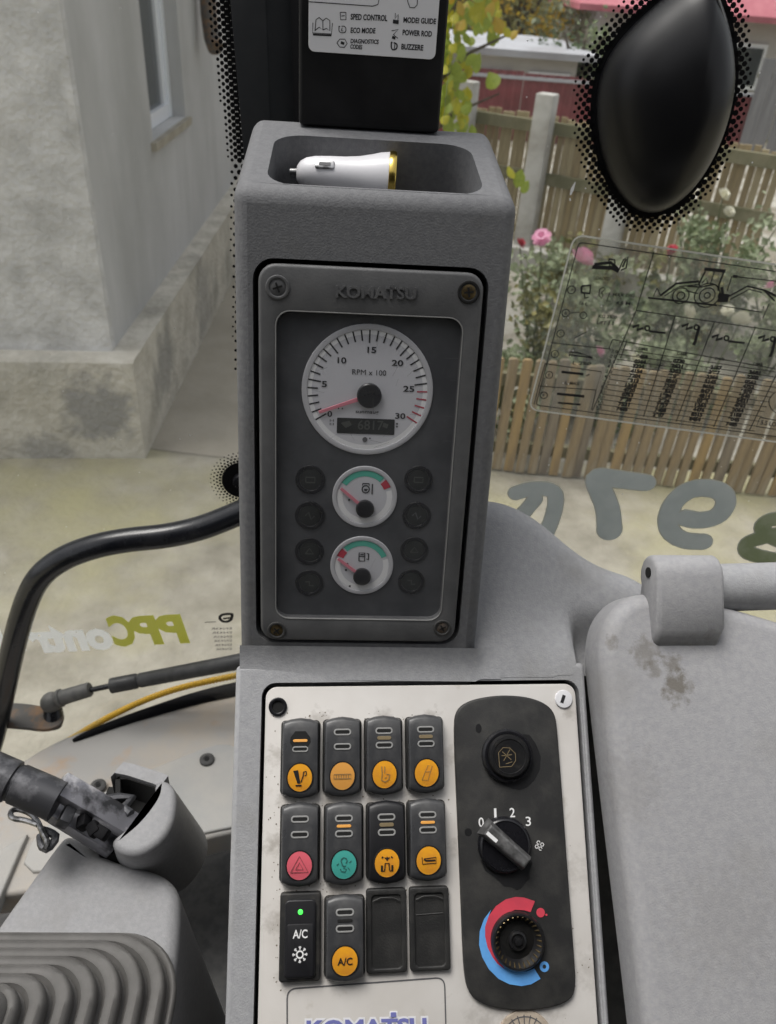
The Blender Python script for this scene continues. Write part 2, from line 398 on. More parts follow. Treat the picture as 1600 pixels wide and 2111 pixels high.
M('sticker_rim', (0.75, 0.75, 0.68), .6)
led = M('led_green', (0.05, 0.7, 0.08), .4)
led.node_tree.nodes['Principled BSDF'].inputs['Emission Color'].default_value = (.08, 1, .1, 1)
led.node_tree.nodes['Principled BSDF'].inputs['Emission Strength'].default_value = .8
glass_mat('cab_glass', (0.985, 0.99, 0.985), 1.3, .022)
glass_mat('lens_glass', (0.97, 0.97, 0.975), 1.4, .05, (0.55, 0.56, 0.58))
glass_mat('decal_film', (0.92, 0.92, 0.90), 1.2, .14, (0.72, 0.72, 0.68))
# outdoors
M('concrete', (0.375, 0.35, 0.29), .9, col2=(0.18, 0.165, 0.125), vs=4.5, vlo=.35, vhi=.8, bump=.8, bs=30, dist=.012, col3=(0.36, 0.335, 0.20), vs3=.8, lo3=.46, hi3=.64, detail=12)
M('path_concrete', (0.36, 0.33, 0.275), .9, col2=(0.29, 0.265, 0.215), vs=2.0, vlo=.35, vhi=.65, bump=.4, bs=25, dist=.01, detail=9)
M('rough_plaster', (0.71, 0.705, 0.70), .95, col2=(0.47, 0.465, 0.455), vs=7, vlo=.34, vhi=.7, bump=.9, bs=30, dist=.016, col3=(0.42, 0.40, 0.36), vs3=1.3, lo3=.58, hi3=.8, detail=10)
M('smooth_plaster', (0.58, 0.58, 0.585), .9, col2=(0.43, 0.43, 0.425), vs=1.5, vlo=.35, vhi=.65, bump=.25, bs=9, dist=.02, stretch=(1, 1, .35), detail=8)
M('plinth_concrete', (0.62, 0.59, 0.52), .95, col2=(0.47, 0.44, 0.375), vs=6, vlo=.4, vhi=.65, bump=.9, bs=26, dist=.018, col3=(0.36, 0.345, 0.30), vs3=2.2, lo3=.5, hi3=.68, detail=10)
M('pvc', (0.84, 0.87, 0.92), .35)
M('pane_dark', (0.06, 0.07, 0.075), .08)
M('sill_stone', (0.40, 0.37, 0.30), .8, col2=(0.33, 0.30, 0.24), vs=8)
M('slat_wood', (0.33, 0.25, 0.145), .8, col2=(0.22, 0.17, 0.11), vs=5, vlo=.35, vhi=.65, stretch=(9, 9, .8), col3=(0.42, 0.36, 0.26), vs3=3, lo3=.5, hi3=.7)
M('slat_ochre', (0.39, 0.275, 0.13), .8, col2=(0.29, 0.21, 0.115), vs=5, stretch=(9, 9, .8))
M('slat_grey', (0.27, 0.225, 0.165), .85, col2=(0.19, 0.16, 0.125), vs=5, stretch=(9, 9, .8))
M('old_slat', (0.40, 0.31, 0.17), .85, col2=(0.29, 0.23, 0.14), vs=4, stretch=(8, 8, .8))
M('old_slat_pale', (0.48, 0.40, 0.25), .85, col2=(0.36, 0.30, 0.19), vs=4, stretch=(8, 8, .8))
M('old_rail', (0.24, 0.22, 0.14), .9, col2=(0.16, 0.155, 0.09), vs=6)
M('post_concrete', (0.50, 0.49, 0.465), .9, col2=(0.38, 0.365, 0.335), vs=4, bump=.4, bs=20, dist=.01)
M('grey_plank', (0.205, 0.205, 0.21), .85, col2=(0.155, 0.155, 0.16), vs=3, stretch=(6, 6, .5))
M('red_sheet', (0.24, 0.062, 0.068), .65, col2=(0.17, 0.05, 0.052), vs=2)
M('pink_roof', (0.50, 0.17, 0.20), .6, col2=(0.42, 0.12, 0.15), vs=3)
M('far_wall', (0.50, 0.49, 0.475), .9, col2=(0.40, 0.39, 0.37), vs=.8)
M('far_white', (0.42, 0.43, 0.46), .7, col2=(0.33, 0.33, 0.35), vs=1.2)
M('soil', (0.22, 0.195, 0.15), .95, col2=(0.42, 0.40, 0.35), vs=2.5, vlo=.4, vhi=.6, bump=.8, bs=14, dist=.03, detail=8)
M('bark', (0.07, 0.055, 0.04), .9, col2=(0.12, 0.1, 0.075), vs=20)
M('stem', (0.11, 0.13, 0.06), .8)
def leafmat(name, c, c2, tr=.25):
    m = M(name, c, .55, col2=c2, vs=5, vlo=.35, vhi=.65); t = m.node_tree; b = t.nodes['Principled BSDF']
    tl = t.nodes.new('ShaderNodeBsdfTranslucent'); mx = t.nodes.new('ShaderNodeMixShader'); mx.inputs[0].default_value = tr
    lk = b.inputs['Base Color'].links[0].from_socket; t.links.new(lk, tl.inputs[0])
    t.links.new(b.outputs[0], mx.inputs[1]); t.links.new(tl.outputs[0], mx.inputs[2]); t.links.new(mx.outputs[0], t.nodes['Material Output'].inputs[0])
leafmat('letter_white', (0.95, 0.97, 0.98), (0.93, 0.95, 0.96), .82); leafmat('letter_lime', (0.66, 0.66, 0.08), (0.6, 0.6, 0.07), .45)
leafmat('leaf_yellow', (0.62, 0.56, 0.04), (0.50, 0.50, 0.05), .4)
leafmat('leaf_lime', (0.42, 0.50, 0.07), (0.30, 0.40, 0.06), .4)
leafmat('leaf_orange', (0.60, 0.36, 0.05), (0.55, 0.44, 0.05), .35)
leafmat('leaf_green', (0.15, 0.20, 0.095), (0.25, 0.29, 0.15))
leafmat('leaf_pale', (0.38, 0.42, 0.28), (0.25, 0.30, 0.17))
leafmat('leaf_olive', (0.26, 0.23, 0.07), (0.15, 0.16, 0.06))
leafmat('leaf_dark', (0.06, 0.10, 0.045), (0.11, 0.15, 0.07))
leafmat('petal_pink', (0.86, 0.47, 0.63), (0.80, 0.38, 0.56), .35)
leafmat('petal_red', (0.50, 0.04, 0.07), (0.42, 0.05, 0.08), .2)
leafmat('petal_white', (0.80, 0.78, 0.66), (0.76, 0.74, 0.60), .3)

exec_order = []
# ================================================================== OUTDOORS: the setting
def flat(name, pts, z, mat, label=None):
    m = MB(); m.poly(pts, z); o = m.build(name, mat, recalc=False); tag(o, label, kind='structure'); return o
flat('ground', [(-60, -30), (60, -30), (60, 90), (-60, 90)], 0.0, 'concrete', 'sandy concrete yard outside the cab')
flat('path', [(-1.41, 3.80), (-0.15, 3.70), (0.1, 12), (-1.80, 12)], 0.004, 'path_concrete', 'brown concrete path beside the house')
# garden bed rising to the back fence
m = MB(); n = 14
for i in range(n + 1):
    for j in range(n + 1):
        x = 0.15 + i * 0.75 + .06 * math.sin(j * 2.1); y = 3.9 + j * 0.62
        h = 0.03 + min(1, j / 7) * .42 + .04 * noise.noise((x * 1.3, y * 1.3, 0))
        m.v.append((x, y, h if j else -.02))
for i in range(n):
    for j in range(n): a = i * (n + 1) + j; m.f.append((a, a + n + 1, a + n + 2, a + 1))
tag(m.build('garden_bed', 'soil'), 'earth of the rose garden behind the slat fence', kind='structure')

# ------------------------------------------------------------------ the house left of the cab
A = Vector((-1.394, 3.699)); TF = (Vector((-2.17, 3.586)) - A).normalized(); TS = (Vector((-1.518, 6.476)) - A).normalized()
house = thing('plastered_house', 'grey plastered house with rough front wall and concrete plinth', 'house'); house.location = (A.x, A.y, 0)
def hp(a, b, z): p = A + TF * a + TS * b; return (p.x - A.x, p.y - A.y, z)
m = MB(); o = [hp(0, 0, 0), hp(9, 0, 0), hp(9, 11, 0), hp(0, 11, 0)]
o2 = []
for i in range(4):                            # broken up edges, a weathered plinth
    a, b = Vector(o[i]), Vector(o[(i + 1) % 4])
    for k in range(40): o2.append(tuple(a.lerp(b, k / 40)))
rs = []
for z in (0, .15, .3, .42, .53, .575, .585):
    k = 0.03 if z == .585 else (0.008 if z == .575 else 0)
    rs.append([(p[0] - k * 1.0 * (TF.x * -1 if 0 else 0) + .006 * noise.noise((p[0] * 5, p[1] * 5, z * 6)) , p[1] + k + .006 * noise.noise((p[0] * 5 + 9, p[1] * 5, z * 6)), z + (.005 * noise.noise((p[0] * 4, p[1] * 4, 3)) if z > .5 else 0)) for p in o2])
stain('plinth_concrete', [((-.20, -.03, .30), .34, .85), ((-.55, -.05, .05), .25, .6), ((-.02, .6, .3), .4, .5), ((-.05, 1.8, .25), .5, .5)], (0.29, 0.285, 0.275), 6, .36, .56); m.rings(rs); m.build('plinth', 'plinth_concrete', house)
q = .14
front = [hp(q, q, z) for z in (.5, 5.0)]; far = [hp(9, q, z) for z in (.5, 5.0)]
m = MB(); m.rings([[hp(q, q, z), hp(9, q, z), hp(9, q + .06, z), hp(q, q + .06, z)] for z in (.5, .9, 1.3, 1.7, 2.1, 3, 5)]); m.build('front_wall', 'rough_plaster', house)
SN = Vector((TS.y, -TS.x, 0)); ts3 = Vector((TS.x, TS.y, 0))
def sw(b, z, off=0): p = Vector(hp(q, q + .06, 0)) + ts3 * b; return (p.x + SN.x * off, p.y + SN.y * off, z)
vs = [sw(0, .5), sw(6, .5), sw(6, 5), sw(0, 5)]; vs = vs + [(v[0] - SN.x * .4, v[1] - SN.y * .4, v[2]) for v in vs]
b0, b1, z0, z1 = 1.20, 2.12, 1.41, 2.9
me, big = bevel_solid(vs, CUBE, 0, cuts=[(SN, [sw(b0, z0), sw(b1, z0), sw(b1, z1), sw(b0, z1)], -SN * .16)])
build_solid('side_wall', me, big, 'smooth_plaster', house)
win = MB()
def wb(m, ba, bb, za, zb, o0, o1):
    m.rings([[sw(ba, z, o0), sw(bb, z, o0), sw(bb, z, o1), sw(ba, z, o1)] for z in (za, zb)])
wb(win, b0 + .004, b0 + .075, z0 + .004, z1 - .004, -.155, -.09); wb(win, b1 - .075, b1 - .004, z0 + .004, z1 - .004, -.155, -.085)
wb(win, b0 + .075, b1 - .075, z0 + .004, z0 + .09, -.155, -.09); wb(win, b0 + .075, b1 - .075, z1 - .09, z1 - .004, -.155, -.09)
wb(win, b1 - .15, b1 - .076, z0 + .09, z1 - .09, -.15, -.105)
wo = win.build('window', 'pvc', house); wb((pm := MB()), b0 + .076, b1 - .15, z0 + .09, z1 - .09, -.15, -.125); pm.build('pane', 'pane_dark', wo)
sm = MB(); wb(sm, b0 - .06, b1 + .05, z0 - .05, z0 - .003, -.15, .035); sm.build('sill', 'sill_stone', wo)
dp = thing('downpipe', 'dark brown metal rain pipe end on the house side wall', 'pipe')
p = Vector(sw(2.74, 0, .09)) + Vector((A.x, A.y, 0)); dp.location = (p.x, p.y, 0)
m = MB(); m.tube([(0, 0, 4.8), (0, 0, 2.3), (0, 0, 2.0), (.02, -.03, 1.86), (.06, -.1, 1.8)], .06, 14); m.build('pipe', 'rusty', dp)
m = MB(); m.lathe((0, 0), [(.072, 0), (.072, .05)], 14, 2.15); m.build('clamp', 'black', dp)

# ------------------------------------------------------------------ fences
def board(me_cache, key, w, h, t, point=0.0):
    if key not in me_cache:
        m = MB(); m.rings([[(-w / 2, -t / 2, 0), (w / 2, -t / 2, 0), (w / 2, t / 2, 0), (-w / 2, t / 2, 0)], [(-w / 2, -t / 2, h - point), (w / 2, -t / 2, h - point), (w / 2, t / 2, h - point), (-w / 2, t / 2, h - point)],
                           [(-w * .3, -t / 2, h), (w * .3, -t / 2, h), (w * .3, t / 2, h), (-w * .3, t / 2, h)]])
        o = m.build('board_proto', 'slat_wood'); me_cache[key] = o.data; bpy.data.objects.remove(o)
    return me_cache[key]
def fence(name, label, p0, p1, zg, hgt, pitch, wd, mats, rails, thick=.02, point=.01, jit=.012, base=None):
    p0, p1 = Vector(p0), Vector(p1); d = p1 - p0; ln = d.length; d.normalize(); ang = math.atan2(d.y, d.x)
    t = thing(name, label, 'fence'); t.location = (p0.x, p0.y, zg); t.rotation_euler.z = ang
    cache = {}; n = int(ln / pitch)
    for i in range(n):
        v = random.choice((0, 1, 2)); mt = random.choice(mats)
        me = board(cache, (v, mt), wd * (0.92 + .08 * v), hgt, thick, point)
        if not me.materials or me.materials[0] != MATS[mt]: me.materials.clear(); me.materials.append(MATS[mt])
        o = bpy.data.objects.new('slat', me); COL.objects.link(o); o.parent = t
        o.location = (i * pitch + random.uniform(-.1, .1) * pitch, random.uniform(-.007, .007), 0); o.scale.z = 1 + random.uniform(-jit, jit) / hgt
        o.rotation_euler.y = random.uniform(-.012, .012)
    for z in rails:
        m = MB(); m.box((-.1, thick * .7, z - .035), (ln + .1, thick * .7 + .035, z + .035)); m.build('rail', 'old_rail', t)
    return t, d, ln
fence('slat_fence', 'low fence of thin brown wooden slats in front of the roses', (0.02, 3.875), (3.6, 3.74), .012, .70, .066, .049, ['slat_wood', 'slat_wood', 'slat_wood', 'slat_ochre', 'slat_grey'], (.14, .56))
F0, F1 = hz(960, 205, 1.50), hz(1640, 316, 1.46)
rf, rd, rl = fence('garden_fence', 'weathered board fence with concrete posts behind the roses', (F0.x, F0.y), (F1.x, F1.y), .46, 1.0, .062, .052, ['old_slat', 'old_slat', 'old_slat_pale'], (.10,), .02, .0, .02)
for z in (.55, .93):                          # rails on the near side
    m = MB(); m.box((-.2, -.06, z - .045), (rl, -.016, z + .045)); m.build('rail', 'old_rail', rf)
m = MB(); m.box((-.3, -.30, -.5), (rl, -.16, .03)); m.build('kerb_beam', 'post_concrete', rf)
fy = lambda x: hz(x, 0, 0)
def along(px, py):
    nrm = Vector((-rd.y, rd.x, 0)); r = ray(px, py); o = Vector((F0.x, F0.y, 0)) - nrm * .12
    p = C + r * ((o - C).dot(nrm) / r.dot(nrm)); return (p - o).dot(Vector((rd.x, rd.y, 0))), p.z
for px, py in ((1131, 192), (968, 166), (1318, 236)):
    a, zt = along(px, py); m = MB(); m.slab(rrect(a - .075, -.20, a + .075, -.065, .012, 2), zt - .46, -.5, .015, 2); m.build('post', 'post_concrete', rf)

gf, gd, gl_ = fence('plank_fence', 'tall grey plank fence beyond the garden', (4.55, 11.9), (7.6, 10.2), .3, 1.42, .17, .164, ['grey_plank'], (.3, 1.2), .025, 0, .02)
rs_ = thing('sheet_fence', 'dark red metal sheet fence beyond the garden', 'fence'); rs_.location = (-.2, 12.2, 0)
for i in range(6):
    m = MB(); w_ = .8; k = 24; ring = []
    for z in (.2, 1.34):
        ring.append([(i * .81 + w_ * j / k, .02 * (1 if (j // 2) % 2 else 0), z - .02 * i) for j in range(k + 1)])
    m.rings(ring, False, False, False); m.build('metal_sheet', 'red_sheet', rs_, 20)
m = MB(); m.box((-.1, -.02, 1.22), (4.9, .05, 1.26)); m.build('cap_rail', 'far_white', rs_)

# ------------------------------------------------------------------ far buildings
def far_house(name, label, x0, x1, y, zw, wall, roof, over=.5, depth=6, rise=1.8):
    t = thing(name, label, 'house'); t.location = (x0, y, 0); w_ = x1 - x0
    m = MB(); m.box((0, 0, 0), (w_, depth, zw)); m.build('wall', wall, t)
    m = MB(); a = [(-over, -over, zw - .06), (w_ + over, -over, zw - .06), (w_ + over, depth + over, zw - .06), (-over, depth + over, zw - .06)]
    m.rings([a, [(x, y_, z + .10) for x, y_, z in a], [(w_ * .2, depth / 2, zw + rise), (w_ * .8, depth / 2, zw + rise), (w_ * .8, depth / 2 + .1, zw + rise), (w_ * .2, depth / 2 + .1, zw + rise)]])
    ro = m.build('roof', roof, t, 20)
    for k in range(3):
        f = MB(); xx = w_ * (.15 + .3 * k); f.box((xx, -.05, zw * .42), (xx + .7, .02, zw * .8)); fo = f.build('window', 'pvc', t)
        g = MB(); g.box((xx + .07, -.07, zw * .42 + .07), (xx + .63, -.052, zw * .8 - .07)); g.build('pane', 'pane_dark', fo)
    return t
far_house('far_house', 'white house with pink red roof beyond the garden', 3.3, 9.0, 17.5, 2.02, 'far_wall', 'pink_roof')
far_house('garden_shed', 'low shed with pale roof behind the red sheet fence', -.6, 2.6, 15.0, 1.36, 'far_wall', 'far_white', .3, 3, .16)

# ------------------------------------------------------------------ plants
def leaf_pts(c, size, nrm, ang, curl=.25):
    n_ = Vector(nrm).normalized(); a = n_.orthogonal().normalized(); a = Matrix.Rotation(ang, 3, n_) @ a; b = n_.cross(a)
    c = Vector(c)
    return [c - a * size * .5, c + b * size * .34 + n_ * size * curl * .4, c + a * size * .5 - n_ * size * curl * .3, c - b * size * .34 + n_ * size * curl * .4]
def cloud(m, fn, count, size):
    for _ in range(count):
        c = fn(); s = size * random.uniform(.6, 1.3)
        nrm = Vector((random.gauss(0, .7), random.gauss(-.25, .7), random.gauss(.5, .6)))
        q = leaf_pts(c, s, nrm, random.uniform(0, 6.28)); b = len(m.v); m.v += [tuple(p) for p in q]; m.f += [(b, b + 1, b + 2), (b, b + 2, b + 3)]
def blossom(name, c, r, mat, parent, rows=((5, .55, .9), (6, .8, .5), (7, 1.0, .15))):
    m = MB()
    for cnt, rr, up in rows:
        for k in range(cnt):
            a = 2 * math.pi * k / cnt + rr * 2; d = Vector((math.cos(a), math.sin(a), 0)); t = Vector((-d.y, d.x, 0)); z = Vector((0, 0, 1))
            p0 = Vector((0, 0, -.25 * r)); p1 = d * r * rr * .6 + z * r * (up - .25); p2 = d * r * rr + z * r * (up * .75)
            m.add([p0, p1 - t * r * .38, p2 - t * r * .25, p2 + t * r * .25, p1 + t * r * .38], [(0, 1, 4), (1, 2, 3, 4)])
    o = m.build(name, mat, parent, recalc=False); o.location = c; o.rotation_euler = (random.uniform(.5, 1.1), random.uniform(-.4, .4), random.uniform(0, 6)); return o
def bush(name, label, base, rad, h, count, size, mats, group=None, blooms=(), cat='bush', stems=7, lo=.08):
    t = thing(name, label, cat, group=group); t.location = base
    sm_ = MB(); tips = []
    for k in range(stems):
        a = random.uniform(0, 6.28); rr = rad * random.uniform(.35, .9); tip = Vector((math.cos(a) * rr, math.sin(a) * rr, h * random.uniform(.65, .98)))
        mid = tip * .5 + Vector((random.uniform(-.04, .04), random.uniform(-.04, .04), 0)); sm_.tube([(0, 0, -.08), tuple(mid), tuple(tip)], [.012, .008, .004], 6); tips.append((mid, tip))
    for p, _, _ in blooms:
        q = Vector(p) - Vector(base); sm_.tube([(0, 0, -.05), tuple(q * .6 + Vector((0, 0, -.03))), tuple(q - Vector((0, 0, .02)))], [.008, .006, .004], 6)
    sm_.build('stems', 'stem', t)
    clumps = [(random.choice(tips)[random.randint(0, 1)] * random.uniform(.7, 1.05) + Vector((random.gauss(0, rad * .16), random.gauss(0, rad * .16), random.gauss(0, h * .07)))) for _ in range(max(6, count // 40))]
    per = [[] for _ in mats]
    for k, mt in enumerate(mats):
        m = MB(); cl = clumps[k::len(mats)]
        def fn():
            c = random.choice(cl); p = c + Vector((random.gauss(0, rad * .13), random.gauss(0, rad * .13), random.gauss(0, h * .07))); p.z = max(p.z, lo * h * random.random()); return p
        cloud(m, fn, count // len(mats), size); m.build('foliage', mt, t, recalc=False)
    for p, r, mt in blooms: blossom('blossom', Vector(p) - Vector(base), r, mt, t)
    return t
def gb(px, py, y): p = ypl(px, py, y); return (p.x, p.y, p.z)
def gh(y): return .03 + min(1, (y - 3.9) / .62 / 7) * .42
def on_bed(px, y): p = ypl(px, 700, y); return (p.x, y, gh(y) - .02)
bl = lambda px, py, y, r, mt: (gb(px, py, y), r, mt)
bush('rose_bush', 'leafy rose bush with two large pink blossoms beside the dashboard tower', on_bed(1130, 4.55), .36, .95, 1500, .05, ['leaf_green', 'leaf_pale', 'leaf_olive'],
     blooms=[bl(1117, 490, 4.5, .055, 'petal_pink'), bl(1200, 533, 4.45, .072, 'petal_pink'), bl(1073, 502, 4.6, .035, 'petal_red')], cat='rose bush')
bush('rose_bush', 'dark green low rose bush behind the chart decal', on_bed(1230, 4.8), .33, .62, 1200, .05, ['leaf_green', 'leaf_dark', 'leaf_pale'], blooms=[bl(1235, 725, 4.4, .04, 'petal_pink')], cat='rose bush')
bush('rose_bush', 'rose bush with white blossoms in front of the board fence', on_bed(1440, 5.6), .42, .95, 1300, .06, ['leaf_pale', 'leaf_green', 'leaf_pale'],
     blooms=[bl(1491, 402, 5.5, .05, 'petal_white'), bl(1397, 432, 5.5, .05, 'petal_white'), bl(1447, 370, 5.5, .035, 'petal_white'), bl(1503, 437, 5.5, .04, 'petal_white')], cat='rose bush')
bush('rose_bush', 'pale green rose bush with cream blossoms low behind the slats', on_bed(1470, 4.6), .40, .48, 1000, .05, ['leaf_pale', 'leaf_green'],
     blooms=[bl(1418, 645, 4.45, .055, 'petal_white'), bl(1528, 660, 4.45, .06, 'petal_white'), bl(1500, 640, 4.5, .04, 'petal_white'), bl(1310, 740, 4.3, .045, 'petal_white')], cat='rose bush')
bush('rose_bush', 'rose bush with one small red blossom by the fence post', on_bed(1360, 5.2), .36, .72, 1000, .055, ['leaf_green', 'leaf_pale', 'leaf_olive'], blooms=[bl(1386, 516, 5.0, .04, 'petal_red')], cat='rose bush')
bush('rose_bush', 'straggly pale rose bush at the right end of the bed', on_bed(1600, 5.2), .42, .8, 1000, .055, ['leaf_pale', 'leaf_green'], blooms=[bl(1590, 590, 5.0, .045, 'petal_pink')], cat='rose bush')
bush('garden_shrub', 'grey green shrub between the rose bushes and kerb beam', on_bed(1180, 6.2), .45, .45, 900, .06, ['leaf_pale', 'leaf_olive'], cat='shrub')
bush('garden_shrub', 'low leafy groundcover shrub just behind the slat fence', on_bed(1080, 4.2), .36, .55, 1100, .045, ['leaf_pale', 'leaf_green', 'leaf_olive'], cat='shrub')
bush('garden_shrub', 'loose grey green shrub in the middle of the bed', on_bed(1330, 4.35), .40, .35, 900, .045, ['leaf_pale', 'leaf_dark', 'leaf_green'], cat='shrub')

# the yellow autumn tree beside the tower
tr = thing('yellow_tree', 'small tree with large yellow autumn leaves behind the dashboard tower', 'tree'); tb = ypl(905, 500, 5.9); tr.location = (tb.x - .25, 5.9, gh(5.9) - .05)
m = MB(); m.tube([(0, 0, 0), (.03, .02, .5), (-.02, .0, 1.0), (.05, .02, 1.6), (.1, 0, 2.3), (.12, 0, 3.0)], [.05, .045, .04, .035, .025, .012], 10)
brs = []
for a, b in (((0, 0, 1.15), (.55, -.1, 1.55)), ((.05, 0, 1.5), (.62, .05, 1.9)), ((.05, 0, 1.75), (.45, -.15, 2.3)), ((0, 0, 1.0), (-.5, .1, 1.5)), ((.1, 0, 2.1), (.7, 0, 2.5)), ((0, 0, .8), (.42, -.1, 1.0))):
    a, b = Vector(a), Vector(b); c = a.lerp(b, .5) + Vector((0, 0, .06)); m.tube([tuple(a), tuple(c), tuple(b)], [.018, .012, .005], 7); brs.append((a, c, b))
m.build('trunk', 'bark', tr)
LM = {}
for mt in ('leaf_yellow', 'leaf_lime', 'leaf_orange'):
    lm = MB(); pts = [(0, -.5), (.22, -.36), (.36, -.1), (.3, .16), (.14, .36), (0, .5), (-.14, .36), (-.3, .16), (-.36, -.1), (-.22, -.36)]
    lm.add([(0, 0, .05)] + [(x, y, -.06 * abs(x) * 4 + .04 * y) for x, y in pts], [(0, i + 1, (i + 1) % 10 + 1) for i in range(10)])
    o = lm.build('leaf', mt, recalc=False); LM[mt] = o.data; bpy.data.objects.remove(o)
def put_leaf(w, s, mt, rot=None):
    o = bpy.data.objects.new('leaf', LM[mt]); COL.objects.link(o); o.parent = tr; o.location = Vector(w) - Vector(tr.location); o.scale = (s, s, s)
    o.rotation_euler = rot or (random.uniform(.6, 1.7), random.uniform(-.7, .7), random.uniform(-.9, .9))
random.seed(4)
for i in range(330):
    lo = random.random() < .22
    px = random.uniform(885, 965) if lo else 885 + 150 * random.random() ** 1.25
    py = random.uniform(110, 265) if lo else random.uniform(-200, 125)
    if px > 975 and 70 < py: continue
    put_leaf(ypl(px, py, 5.9 + random.uniform(-.3, .3)), random.uniform(.065, .115), random.choice(['leaf_yellow', 'leaf_yellow', 'leaf_lime', 'leaf_lime', 'leaf_orange' if py < 60 else 'leaf_lime']))
for px, py, s, mt in ((1015, 165, .15, 'leaf_lime'), (985, 130, .13, 'leaf_lime'), (940, 215, .12, 'leaf_yellow'), (962, 222, .11, 'leaf_lime'), (1070, 368, .13, 'leaf_lime'), (1083, 385, .10, 'leaf_lime'), (1054, 355, .10, 'leaf_yellow'), (992, 18, .15, 'leaf_yellow'), (1060, 70, .07, 'leaf_orange')):
    put_leaf(ypl(px, py, 5.8), s, mt)
for i in range(130):
    a, c_, b = random.choice(brs); q = a.lerp(b, random.random()) + Vector((random.gauss(0, .12), random.gauss(0, .12), random.gauss(.05, .12))); put_leaf(q + Vector(tr.location) + Vector((-.12, .1, .15)), random.uniform(.065, .11), random.choice(['leaf_yellow', 'leaf_lime', 'leaf_lime']))
random.seed(21)
def tree(label, base, h, rad, mats, count, size, zlo=.35):
    t = thing('tree', label, 'tree', group=None); t.location = base
    m = MB(); m.tube([(0, 0, -.1), (.05, 0, h * .4), (0, .05, h * .8)], [.14, .1, .03], 8); tips = []
    for k in range(9):
        a = random.uniform(0, 6.28); r_ = rad * random.uniform(.4, .9); z = h * random.uniform(.45, .95); tip = Vector((math.cos(a) * r_, math.sin(a) * r_, z)); tips.append(tip)
        m.tube([(0, 0, z * .55), tuple(tip * .55 + Vector((0, 0, z * .25))), tuple(tip)], [.05, .035, .012], 6)
    m.build('trunk', 'bark', t)
    for k, mt in enumerate(mats):
        cl = [random.choice(tips) * random.uniform(.6, 1.05) + Vector((random.gauss(0, rad * .2), random.gauss(0, rad * .2), random.gauss(0, h * .1))) for _ in range(16)]
        mm = MB()
        cloud(mm, lambda: random.choice(cl) + Vector((random.gauss(0, rad * .15), random.gauss(0, rad * .15), random.gauss(0, h * .07))), count // len(mats), size); mm.build('crown', mt, t, recalc=False)
tree('olive tree in autumn colour behind the pale shed roof', (2.0, 19.5, 0), 3.6, 2.2, ['leaf_olive', 'leaf_pale', 'leaf_orange'], 4200, .14)
tree('dark green round tree in front of the white far house', (2.75, 15.6, 0), 1.95, .75, ['leaf_dark', 'leaf_green'], 1800, .10)
tree('pale green tree to the right of the white far house', (7.2, 15.0, 0), 3.0, 1.5, ['leaf_pale', 'leaf_green'], 3000, .12)
tree('broad mixed green tree far behind the shed', (-1.5, 24, 0), 5, 3.5, ['leaf_olive', 'leaf_green'], 4000, .2)
tree('tall green tree at the far right behind the plank fence', (11.5, 19, 0), 4.6, 2.6, ['leaf_green', 'leaf_pale'], 4000, .18)
m = MB(); cloud(m, lambda: (random.uniform(-40, 45), random.uniform(34, 40), abs(random.gauss(0, 2.2))), 16000, .7); tag(m.build('far_woods', 'leaf_olive', recalc=False), 'far off wooded skyline', kind='stuff')

# ================================================================== THE CAB
random.seed(3)
# ------------------------------------------------------------------ cab floor, out of sight under the consoles
m = MB(); m.box((-.9, -.9, 1.10), (.95, .80, 1.14)); tag(m.build('cab_floor', 'rubber'), 'black rubber floor of the cab', kind='structure')

# unseen rear wall, part roof and sides added to shade the tower face
cr_ = thing('cab_shade', 'unseen dark walls and part roof added behind the seat to block light', 'cab')
m = MB(); m.box((-.85, -.80, 1.12), (.90, -.74, 2.80)); m.build('rear_shade_wall', 'headliner', cr_)
m = MB(); m.box((-.85, -.74, 2.76), (.90, -.02, 2.82)); m.build('roof', 'headliner', cr_)
m = MB(); m.box((.80, -.735, 1.15), (.88, -.2, 2.75)); m.build('side_wall', 'headliner', cr_)
m = MB(); m.box((-.84, -.735, 1.15), (-.78, -.35, 2.75)); m.build('side_wall', 'headliner', cr_)
# ------------------------------------------------------------------ dashboard: tower + lower shell + cowl
dash = thing('dashboard', 'grey plastic dashboard with instrument tower, open tray and sloping cowl', 'dashboard', P)
tw = .0865
tower_v = [(-tw, -.03, 0), (tw, -.03, 0), (tw, .322, 0), (-tw, .322, 0), (-tw, -.03, -.122), (tw, -.03, -.122), (tw * 1.0, .376, -.122), (-tw * 1.0, .376, -.122)]
ft, rt = P.w(0, .322, 0), P.w(0, .376, -.122)
T = Frame(ft, P.u, rt - ft)
tu0, tu1 = T.uv(556, 335)[0], T.uv(986, 355)[0]; tv0, tv1 = T.uv(770, 391)[1], T.uv(770, 288)[1]
tray_loop = [tuple(P.loc(T.w(a, b))) for a, b in rrect(tu0, tv0, tu1, tv1, .020, 7)]
a0, b0_ = P.uv(531, 1333); a1, b1_ = P.uv(1006, 546)
rec_loop = [(a, b, 0) for a, b in rrect(-.0750, .0175, .0725, .2825, .013, 6)]
tn = P.mat().to_3x3().inverted() @ T.n
me, big = bevel_solid(tower_v, CUBE, .0085, 5, cuts=[((0, 0, 1), rec_loop, (0, 0, -.014)), (tuple(tn), tray_loop, tuple(-tn * .048))])
build_solid('instrument_tower', me, big, 'tower_grey', dash)
m = MB(); m.slab(rrect(-.0745, .018, .072, .282, .0125), -.0125, -.0135); m.build('recess_shade', 'gap_black', dash)  # black sheet laid in as the shade of the gap round the bezel
